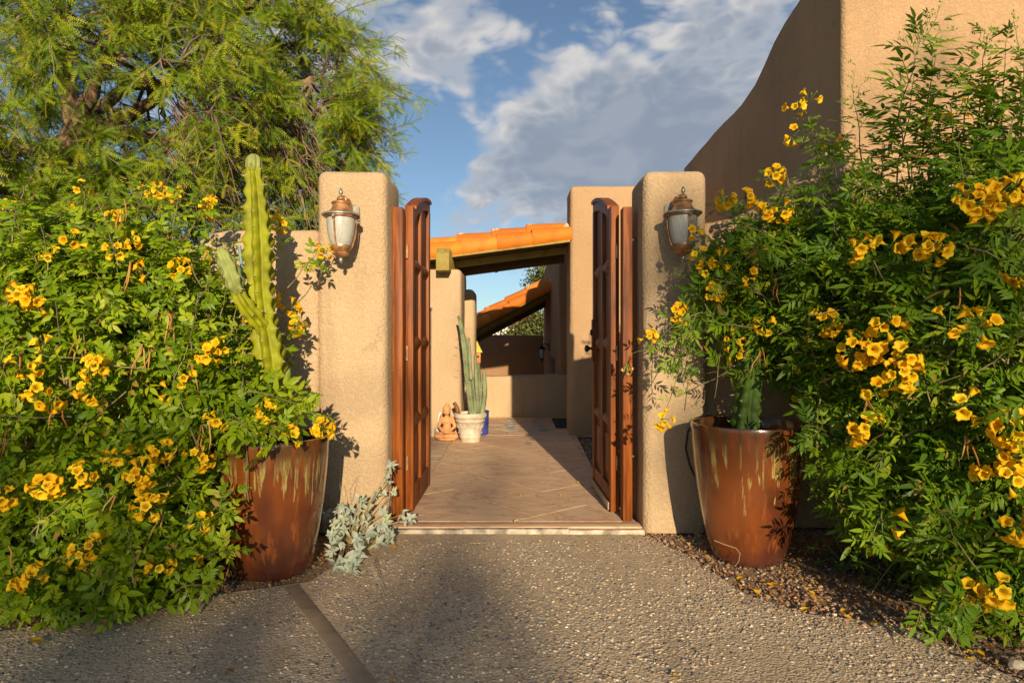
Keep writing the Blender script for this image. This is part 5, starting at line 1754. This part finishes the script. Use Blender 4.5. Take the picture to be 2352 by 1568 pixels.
VM = Volume([((-4.4, 7.2, 3.75), (2.95, 2.3, 2.0)), ((-2.80, 6.9, 3.5), (1.20, 1.1, 1.40)), ((-5.3, 6.7, 2.6), (1.9, 1.2, 1.0)), ((-3.1, 6.9, 2.55), (0.95, 0.9, 0.75)), ((-2.2, 6.8, 3.45), (0.62, 0.6, 0.55)), ((-3.3, 6.9, 4.75), (1.0, 1.0, 0.6)), ((-5.0, 6.6, 4.2), (1.5, 1.0, 1.2)), ((-2.75, 6.7, 2.7), (0.85, 0.7, 0.8)), ((-3.7, 6.5, 2.5), (1.1, 0.7, 0.7))])
allpts = [p for l_ in limbs for p in l_[5:]]
branches = MB()
brpts = []
P, Nn = VM.sample(150, (0.55, 0.9))
for p in P:
    p = Vector(p)
    src = min(allpts, key=lambda q: (q - p).length + 0.4 * abs(q.z - p.z))
    pts = []
    for k in range(8):
        t = k / 7
        pts.append(src.lerp(p, t) + Vector((0, 0, 0.25 * (p - src).length * t * (1 - t) * 2)) + Vector(rng.normal(size=3)) * 0.03 * (0 < k < 7))
    branches.tube(pts, [0.03 * (1 - 0.75 * k / 7) for k in range(8)], 5, False)
    brpts += pts[2:]
part('branches', branches, M_BARK, mq, auto=0)
tag(mq.children[-1], kind='stuff')


def feather(L_, W_, n=9, sag=0.25):
    """one pinna: slim leaflets in two ranks along a curved midrib"""
    V, F = [], []
    for i in range(n):
        t0, t1 = i / n, (i + 0.62) / n
        k = W_ * (0.55 + 0.45 * math.sin(PI * (0.15 + 0.8 * t0)))
        for sg in (1, -1):
            b = len(V)
            V += [(t0 * L_, 0, -sag * L_ * t0 * t0), (t1 * L_, 0, -sag * L_ * t1 * t1), ((t1 + 0.9 / n) * L_, sg * k, -sag * L_ * t1 * t1 + 0.15 * k)]
            F.append((b, b + 1, b + 2))
    return np.array(V), np.array(F)


def frond(r):
    ps = []
    for a in ((0.0, 0.55), (0.04, -0.5), (0.03, 0.2))[:r.choice([2, 2, 3])]:
        V, F = feather(r.uniform(0.10, 0.15), r.uniform(0.014, 0.020), 9, r.uniform(0.1, 0.5))
        an = a[1] + r.uniform(-0.2, 0.2)
        V = np.c_[V[:, 0] * math.cos(an) - V[:, 1] * math.sin(an) + a[0] * 0, V[:, 0] * math.sin(an) + V[:, 1] * math.cos(an), V[:, 2]]
        ps.append((V, F, r.uniform(0, 0.25)))
    return join(ps)


TPL_M = [frond(rs) for _ in range(6)]
twigs = MB()
pos, dirs, ups, scl = [], [], [], []
br_arr = np.array([tuple(b) for b in brpts])
heads, HN = VM.sample(560, (0.55, 0.98))
for hd, n_ in zip(heads, HN):
    hd = Vector(hd); n_ = Vector(n_)
    j = int(np.argmin(np.linalg.norm(br_arr - np.array(hd), axis=1)))
    q = Vector(br_arr[j])
    if 0.12 < (q - hd).length < 1.2:
        twigs.tube([q, q.lerp(hd, 0.5) + Vector((0, 0, 0.06)), hd], [0.014, 0.011, 0.008], 4, False)
    sweep = (n_ * 0.7 + Vector((0.45, -0.2, -0.35)) + Vector(rng.normal(size=3)) * 0.25).normalized()
    low = hd.z < 2.7
    hx, hy = proj(hd)
    if 90 < hx < 330 and 110 < hy < 330 and hd.y < 7.3 and rng.rand() < 0.58:
        continue                     # the crown is open round the fork of the trunk
    tone_bare = rng.rand() < (0.8 if 360 < hx < 720 and 260 < hy < 560 else 0.4 if low else 0.12)
    for tw_ in range(rng.randint(6, 10)):
        dr = (sweep + Vector(rng.normal(size=3)) * 0.42 + Vector((0, 0, -0.25 if low else 0.05))).normalized()
        L_ = rng.uniform(0.4, 0.9)
        pts = [hd]
        d = dr.copy()
        for k in range(6):
            d = (d + Vector((0, 0, -0.11)) + Vector(rng.normal(size=3)) * 0.13).normalized()
            pts.append(pts[-1] + d * L_ / 6)
        if pts[-1].z < 1.75 and pts[-1].y < 4.7:
            continue
        twigs.tube(pts, [0.0075 * (1 - 0.72 * k / 6) for k in range(7)], 3, False)
        nl = 2 if tone_bare else rng.randint(5, 11)
        for k in range(nl):
            t = rng.uniform(0.25, 1.0)
            i = min(int(t * 6), 5)
            pp = pts[i].lerp(pts[i + 1], t * 6 - i)
            dd = (pts[i + 1] - pts[i]).normalized() * 0.9 + Vector(rng.normal(size=3)) * 0.45 + Vector((0, -0.1, 0))
            pos.append(tuple(pp)); dirs.append(tuple(dd)); ups.append(tuple(Vector((0, -0.9, 0.6)) + Vector(rng.normal(size=3)) * 0.45)); scl.append(rng.uniform(0.9, 1.5))
for q in range(420):                         # bare drooping twig curtain under the right side of the crown
    Yq = rng.uniform(6.2, 7.6)
    a0 = at(rng.uniform(380, 700), rng.uniform(190, 330), Yq)
    L_ = rng.uniform(0.6, 1.25)
    dq = Vector((rng.uniform(0.15, 0.6), rng.uniform(-0.2, 0.2), -1)).normalized()
    pts = [a0 + dq * L_ * k / 6 + Vector((0.10 * L_ * (k / 6) ** 0.5, 0, 0)) + Vector(rng.normal(size=3)) * 0.018 * (k > 0) for k in range(7)]
    twigs.tube(pts, [0.0085 * (1 - 0.7 * k / 6) for k in range(7)], 3, False)
    for k in range(rng.randint(1, 5)):
        pp = pts[rng.randint(3, 7)]
        pos.append(tuple(pp)); dirs.append(tuple(dq * 0.5 + Vector(rng.normal(size=3)) * 0.6)); ups.append((0, -0.9, 0.5)); scl.append(rng.uniform(0.7, 1.2))
o = part('twigs', twigs, M_TWIG, mq, auto=0); tag(o, kind='stuff')
pos, dirs, ups, scl = map(np.array, (pos, dirs, ups, scl))
M = frames(dirs, ups, scl, pos)
V, F, R = inst(TPL_M, rng.randint(0, 6, len(pos)), M)
o = finish('foliage', tri_mesh('foliage', V - np.array(root_loc(mq)), F, R), M_LEAF_M, mq, True, 0)
tag(o, kind='stuff')
print('mesquite fronds', len(pos), 'tris', len(F))


# ------------------------------------------------------------------ other trees
def leafy_tree(name, label, base, top, blobs, leaf, size, nleaf, trunk_r, seedoff=0, mat_leaf=None, cat='tree', group=None):
    r = empty(name, base, label, cat, group)
    tr = MB()
    b, t = Vector(base), Vector(top)
    limb(tr, [b - Vector((0, 0, 0.3)), b.lerp(t, 0.4) + Vector((0.1, 0.05, 0)), t], trunk_r, trunk_r * 0.5)
    for c, rad, dens in blobs:
        c = Vector(c)
        s0 = b.lerp(t, rng.uniform(0.55, 1.0))
        limb(tr, [s0, s0.lerp(c, 0.5) + Vector((0, 0, 0.15)), c], trunk_r * 0.32, 0.015, 6)
    part('trunk', tr, M_BARK, r, auto=0)
    pos, dd, uu, ss = [], [], [], []
    for c, rad, dens in blobs:
        n = int(nleaf * dens)
        rad = np.array(rad if hasattr(rad, '__len__') else (rad,) * 3)
        u = unit(n) * (rng.rand(n, 1) ** 0.45)
        sub = np.array(c) + unit(max(3, n // 25)) * rad * 0.75 * rng.rand(max(3, n // 25), 1) ** 0.4
        k = rng.randint(0, len(sub), n)
        P_ = np.where(rng.rand(n, 1) < 0.6, sub[k] + rng.normal(size=(n, 3)) * rad * 0.16, np.array(c) + u * rad)
        pos.append(P_); dd.append(unit(n) + [0, 0, -0.4]); uu.append(unit(n) + [0, -0.2, 0.9]); ss.append(rng.uniform(0.7, 1.4, n) * size)
    pos, dd, uu, ss = map(np.concatenate, (pos, dd, uu, ss))
    M_ = frames(dd, uu, ss, pos)
    V_, F_, R_ = inst(leaf, rng.randint(0, len(leaf), len(pos)), M_)
    o_ = finish('foliage', tri_mesh('foliage', V_ - np.array(base), F_, R_), mat_leaf or M_LEAF_F, r, True, 0)
    tag(o_, kind='stuff')
    return r


def single(L_, W_):
    V_, F_ = leaflet(L_, W_, 0.3, 0.2)
    return V_, F_, np.full(len(V_), 0.3)


LF1 = [single(1.0, 0.42), single(1.0, 0.55)]
leafy_tree('olive_tree', 'dull green tree seen far behind the courtyard between the two tiled porches', (1.5, 23, -0.6), (1.3, 23, 2.6),
           [((1.0, 23, 3.3), (0.75, 0.9, 0.8), 1.0), ((1.7, 23, 3.6), (1.0, 0.9, 1.0), 1.2), ((0.9, 22.6, 1.75), (1.0, 0.8, 0.75), 1.5), ((1.9, 22.6, 2.2), (0.8, 0.8, 0.9), 1.0), ((0.2, 22.4, 1.45), (0.7, 0.5, 0.4), 0.7), ((-0.7, 22.2, 1.2), (0.9, 0.5, 0.32), 0.7)],
           LF1, 0.13, 1100, 0.16)
hs2 = empty('white_house', (0.2, 34, 0), 'small distant white house with red roof glimpsed under the further porch', 'house')
part('wall', MB().box(-1.4, 0.9, 34, 38, -1, 2.05), M_WHITE, hs2)
part('roof', MB().prism([(33.6, 1.98), (36, 2.9), (38.4, 1.98)], -0.2, 1.6, 'x'), M_REDROOF, hs2)
part('window', MB().box(-0.3, 0.1, 33.96, 34.02, 1.2, 1.8), M_DARKDOOR, hs2)

# ------------------------------------------------------------------ silver shrub by the left pot, weeds
def leaf_rosettes(root, spots, L_, W_, mat, stems_from, stem_mat, nrng=(6, 11)):
    ps = []
    stems_ = MB()
    leaf_me = [tri_mesh('leaf', *leaflet(L_, W_ * wk, fo, cu), np.full(8, q)) for q, fo, cu, wk in ((0.1, 0.5, 0.1, 1.0), (0.45, 0.8, 0.45, 0.85), (0.75, 0.3, -0.3, 1.1), (0.55, 0.6, 0.7, 0.9))]
    for m_ in leaf_me:
        m_.materials.append(mat)
    rl = root_loc(root)
    cnt = 0
    for c, s, face in spots:
        c = Vector(c)
        stems_.tube([Vector(stems_from) + Vector(rng.normal(size=3)) * 0.02, Vector(stems_from).lerp(c, 0.5) + Vector((0, 0, 0.04)), c], [0.004, 0.003, 0.002], 5, False)
        n = rng.randint(*nrng)
        ph = rng.rand() * 6
        ax = (Vector(face) + Vector(rng.normal(size=3)) * 0.25).normalized()
        e1 = ax.orthogonal().normalized(); e2 = ax.cross(e1)
        for k in range(n):
            a = ph + k * 2.4
            el = rng.uniform(-0.35, 1.2) * (0.4 + 0.6 * k / n)
            d = ((e1 * math.cos(a) + e2 * math.sin(a)) * math.cos(el) + ax * math.sin(el)).normalized()
            z = (ax - d * ax.dot(d)).normalized()
            y = z.cross(d)
            kk = s * rng.uniform(0.5, 1.15)
            M4 = Matrix((d * kk, y * kk, z * kk)).transposed().to_4x4()
            M4.translation = c - rl + ax * rng.uniform(-0.03, 0.012)
            new_obj('leaf', leaf_me[rng.randint(4)], root, M4)
            cnt += 1
    part('stems', stems_, stem_mat, root, auto=0)
    return cnt


ss = empty('silver_shrub', (-0.95, 3.75, 0), 'pale silver leaved shrublet between the left glazed pot and the gate', 'shrub')
spots = []
for px, py, Y, s in ((900, 1070, 3.85, 1.0), (890, 1100, 3.85, 0.8), (925, 1180, 3.75, 0.95), (945, 1190, 3.72, 0.8), (880, 1180, 3.75, 1.1), (870, 1210, 3.65, 1.1), (895, 1225, 3.6, 1.0), (850, 1225, 3.55, 1.1), (830, 1240, 3.5, 1.15), (870, 1250, 3.5, 1.1),
                     (820, 1265, 3.42, 1.2), (800, 1290, 3.36, 1.25), (780, 1295, 3.36, 1.2), (815, 1300, 3.33, 1.2), (765, 1200, 3.7, 1.0), (775, 1170, 3.75, 1.0), (790, 1190, 3.72, 1.0), (760, 1230, 3.6, 0.9), (780, 1240, 3.55, 1.0), (805, 1170, 3.8, 1.0),
                     (830, 1150, 3.85, 1.0), (845, 1170, 3.8, 0.9), (860, 1140, 3.88, 0.8), (820, 1200, 3.7, 0.9), (760, 1260, 3.5, 0.9), (905, 1130, 3.85, 0.6), (790, 1215, 3.65, 0.9), (750, 1180, 3.8, 0.8), (840, 1195, 3.72, 0.8)):
    spots.append((at(px, py, Y), s * 0.92, (rng.uniform(-.4, .4), -0.7, 0.7)))
leaf_rosettes(ss, spots + [(c + Vector((rng.uniform(-.05, .05), rng.uniform(-.05, .03), rng.uniform(-.03, .03))), s_ * 0.8, f) for c, s_, f in spots[3:]], 0.056, 0.027, M_LEAF_S, (-0.96, 3.72, 0.0), simple('straw_stem', (0.36, 0.27, 0.12), 0.9), (7, 12))
for a_, b_ in (((800, 1190), (795, 1120)), ((795, 1120), (812, 1090)), ((795, 1180), (780, 1110)), ((800, 1150), (815, 1085)), ((890, 1180), (900, 1080)), ((850, 1290), (890, 1365)), ((845, 1290), (880, 1360))):
    Y0 = 3.8 if a_[1] < 1250 else 3.2
    part('dry_stalk', MB().tube([at(*a_, Y0), at(*b_, Y0 if a_[1] < 1250 else 3.03)], [0.002, 0.001], 4, False), M_SPINE, ss)

wd = empty('creeping_weed', (1.9, 3.3, 0), 'fine green weeds creeping over the gravel right of the right pot', 'weed')
spots = []
for k in range(26):
    px = rng.uniform(1850, 1990); py = rng.uniform(1120, 1330)
    g = Vector((rng.uniform(1.62, 1.95), rng.uniform(2.95, 3.75), rng.uniform(0.02, 0.36) * rng.rand()))
    spots.append((g, rng.uniform(0.5, 0.9), (0, -0.5, 0.8)))
leaf_rosettes(wd, spots, 0.06, 0.012, M_LEAF_R, (1.8, 3.4, 0.0), M_STEM, (8, 13))
wd2 = empty('seedling', gnd(1600, 1250), 'tiny pale seedling in the crumbs beside the foot of the right pot', 'weed')
leaf_rosettes(wd2, [(gnd(1604, 1246) + Vector((0, 0, 0.05)), 0.6, (0, -.4, .8)), (gnd(1596, 1252) + Vector((0, 0, 0.03)), 0.5, (0, -.4, .8))], 0.05, 0.02, M_LEAF_S, gnd(1602, 1250), M_STEM, (4, 6))
ds = MB()
b0 = gnd(305, 1412)
for a in range(7):
    e = b0 + Vector((rng.uniform(-0.07, 0.06), rng.uniform(-0.03, 0.05), rng.uniform(0.03, 0.09)))
    ds.tube([b0 + Vector((0, 0, 0.003)), b0.lerp(e, 0.6) + Vector((0, 0, 0.012)), e], [0.003, 0.004, 0.001], 5, False)
tag(part('dead_sprig', ds, simple('grey_dry_sprig', (0.42, 0.38, 0.33), 0.9), base=b0), 'curled grey dead sprig lying on the driveway under the left bush', 'sprig')
rk = MB(); lump(rk, gnd(2335, 1530) + Vector((0, 0, 0.012)), (0.035, 0.02, 0.018))
tag(part('white_rock', rk, M_LIP, base=gnd(2335, 1530)), 'small whitish rock at the driveway edge below the right bush', 'rock')

# ------------------------------------------------------------------ fallen petals
def petal(px, py, z, s, mat, label, grp, cat='petal'):
    p = gnd(px, py, z)
    V_, F_ = leaflet(0.034 * s, 0.026 * s, 0.5, -0.3)
    a = rng.rand() * 6.28
    ca, sa = math.cos(a), math.sin(a)
    V_ = np.c_[V_[:, 0] * ca - V_[:, 1] * sa, V_[:, 0] * sa + V_[:, 1] * ca, V_[:, 2] + 0.004]
    o = finish('fallen_petal', tri_mesh('fallen_petal', V_, F_, np.full(len(V_), rng.rand())), mat, None, True, 0)
    o.location = p + Vector((0, 0, 0.002))
    return tag(o, label, cat, grp)


for px, py in ((1538, 1556), (905, 1556), (2085, 1440), (1840, 1405), (1820, 1378), (1745, 1368), (1770, 1345), (1960, 1425), (1995, 1432)):
    petal(px, py, 0.004, 1.15, M_FLOWER, 'yellow petal fallen on the pebbled driveway', 'petals fallen on the driveway')
for px, py in ((1405, 1105), (1393, 1133), (1400, 1148), (1240, 1140), (1285, 1140), (1270, 1160), (1195, 1170), (1120, 1172), (1440, 1160), (1198, 1140), (1420, 1140), (1330, 1110)):
    petal(px, py, ZP + 0.002, 0.8, M_FLOWER, 'small yellow petal fallen on the paved path between the gates', 'petals fallen on the path')
petal(1412, 1150, ZP + 0.002, 1.0, leafmat('red_petal', [(0, (0.5, 0.02, 0.05)), (1, (0.5, 0.02, 0.05))], 0.1, (0.5, 0, 0.05)), 'single crimson petal on the path near the right gate', None)
petal(1180, 1203, ZP + 0.002, 1.6, M_DRIED, 'curled buff dry leaf lying on the threshold course', None, 'leaf')
petal(905, 1265, 0.004, 1.5, M_POD, 'curled orange dry leaf on the driveway beside the silver shrub', None, 'leaf')
petal(540, 1545, 0.004, 1.0, M_POD, 'small rust coloured dry leaf on the driveway left of the joint board', None, 'leaf')
petal(100, 1476, 0.004, 1.5, M_FLOWER, 'yellow petal in the shade at the far left of the driveway', None)
for k in range(16):
    a0, a1 = ((1715, 1365), (2250, 1520)) if k < 11 else ((1571, 1273), (1715, 1365))
    tt = rng.rand()
    petal(a0[0] + (a1[0] - a0[0]) * tt + rng.uniform(-10, 70), a0[1] + (a1[1] - a0[1]) * tt + rng.uniform(-25, 18), 0.004, rng.uniform(0.7, 1.2), M_FLOWER if k % 3 else M_POD,
          'yellow petal fallen along the driveway edge below the right bush' if k % 3 else 'curled brown leaf fallen along the driveway edge below the right bush', 'litter along the right edge of the driveway', 'petal' if k % 3 else 'leaf')
N = 2600
xy = np.r_[np.c_[rng.uniform(0.95, 2.4, N // 2), rng.uniform(2.3, 3.95, N // 2)], np.c_[rng.uniform(-2.4, -0.8, N // 2), rng.uniform(2.5, 3.9, N // 2)]]
xy = xy[~inside(drive_outline, xy[:, 0], xy[:, 1])]
V_, F_ = leaflet(0.026, 0.010, 0.6, 0.3)
n_ = len(xy)
dd = unit(n_) * [1, 1, 0.25]
V_, F_, R_ = inst([(V_, F_, np.full(len(V_), 0.5))], np.zeros(n_, int), frames(dd, unit(n_) * 0.3 + [0, 0, 1], rng.uniform(0.6, 1.5, n_), np.c_[xy, np.full(n_, 0.004) + rng.rand(n_) * 0.012]))
tag(finish('leaf_litter', tri_mesh('leaf_litter', V_, F_, R_), M_POD, None, True, 0), kind='stuff')
# specks of litter swept along the path
N = 900
xy = np.c_[rng.normal(0.1, 0.45, N), 4.75 + rng.normal(0, 0.22, N)]
xy = xy[(xy[:, 0] > -0.6) & (xy[:, 0] < 0.68) & (xy[:, 1] > 4.2)]
stones('path_litter', xy, ZP + 0.002, 0.001, 0.0035, [(0.16, 0.12, 0.05), (0.30, 0.24, 0.10), (0.45, 0.32, 0.06), (0.10, 0.08, 0.06)], [3, 3, 1, 3], 0.5)

# ------------------------------------------------------------------ trees behind the viewer; their crowns throw the soft dappled shade
def src(X, Z, dist):
    """where a leaf must hang to shade the point (X, 4, Z)"""
    k = dist / LIGHT.y
    return (X - LIGHT.x * k, 4.0 - dist, Z - LIGHT.z * k)


LFS = [single(1.0, 0.6)]
SH = globals().get('SHADE') or None
shade_a = [(-2.6, -0.52, .55, .15, 1.0), (-1.75, -0.52, .5, .14, 1.0), (-1.20, -0.54, .22, .12, .5), (-0.66, -0.40, .28, .14, .36), (-0.30, -0.24, .24, .18, .32), (-0.18, -0.55, .14, .12, .22), (-0.5, -0.1, .2, .1, .08), (-3.3, 0.0, .6, .32, 1.5), (-2.5, -0.02, .55, .26, 1.3), (-1.8, -0.08, .38, .2, .7), (-1.25, -0.22, .18, .1, .14),
           (-0.15, 0.28, .18, .16, .10), (0.12, 0.55, .2, .16, .10), (-0.55, 1.0, .2, .10, .07), (-0.5, -0.66, .6, .09, .6)]
shade_b = [(1.05, 1.70, .28, .55, 1.0), (1.10, 0.75, .2, .4, .35), (1.75, 1.2, .5, .7, .7), (2.5, 1.1, .5, .8, .85), (3.2, 1.2, .5, .9, .9), (2.0, 0.1, .5, .3, .35), (2.9, 0.1, .6, .4, .6), (2.0, -0.5, .6, .16, .7), (3.0, -0.45, .6, .25, .7),
           (1.75, 2.1, .4, .2, .45), (2.75, 2.05, .5, .28, .5), (3.4, 2.4, .4, .4, .4), (2.5, 2.95, .16, .14, .05), (2.95, 3.25, .3, .16, .14), (2.3, 1.9, .35, .25, .3), (1.03, 2.15, .16, .14, .05)]
for nm, lab, blobs, dist, base in (('shade_tree', 'tall leafy tree behind the viewer shading the driveway', shade_a, 33.0, (-2.0, -29, 0)), ('shade_tree', 'taller leafy tree behind the viewer shading the right bush', shade_b, 35.0, (4.2, -31, 0))):
    bb = []
    for X, Z, rx, rz, dn in blobs:
        p = src(X, Z, dist + rng.uniform(-1.5, 1.5))
        bb.append((p, (rx, 0.8, rz), dn))
    top = (base[0] + 3.2, base[1], 9.5)
    leafy_tree(nm, lab, (base[0] + 3.0, base[1] - 0.3, 0), top, bb, LFS, 0.13, 170, 0.2, mat_leaf=M_LEAF_F)
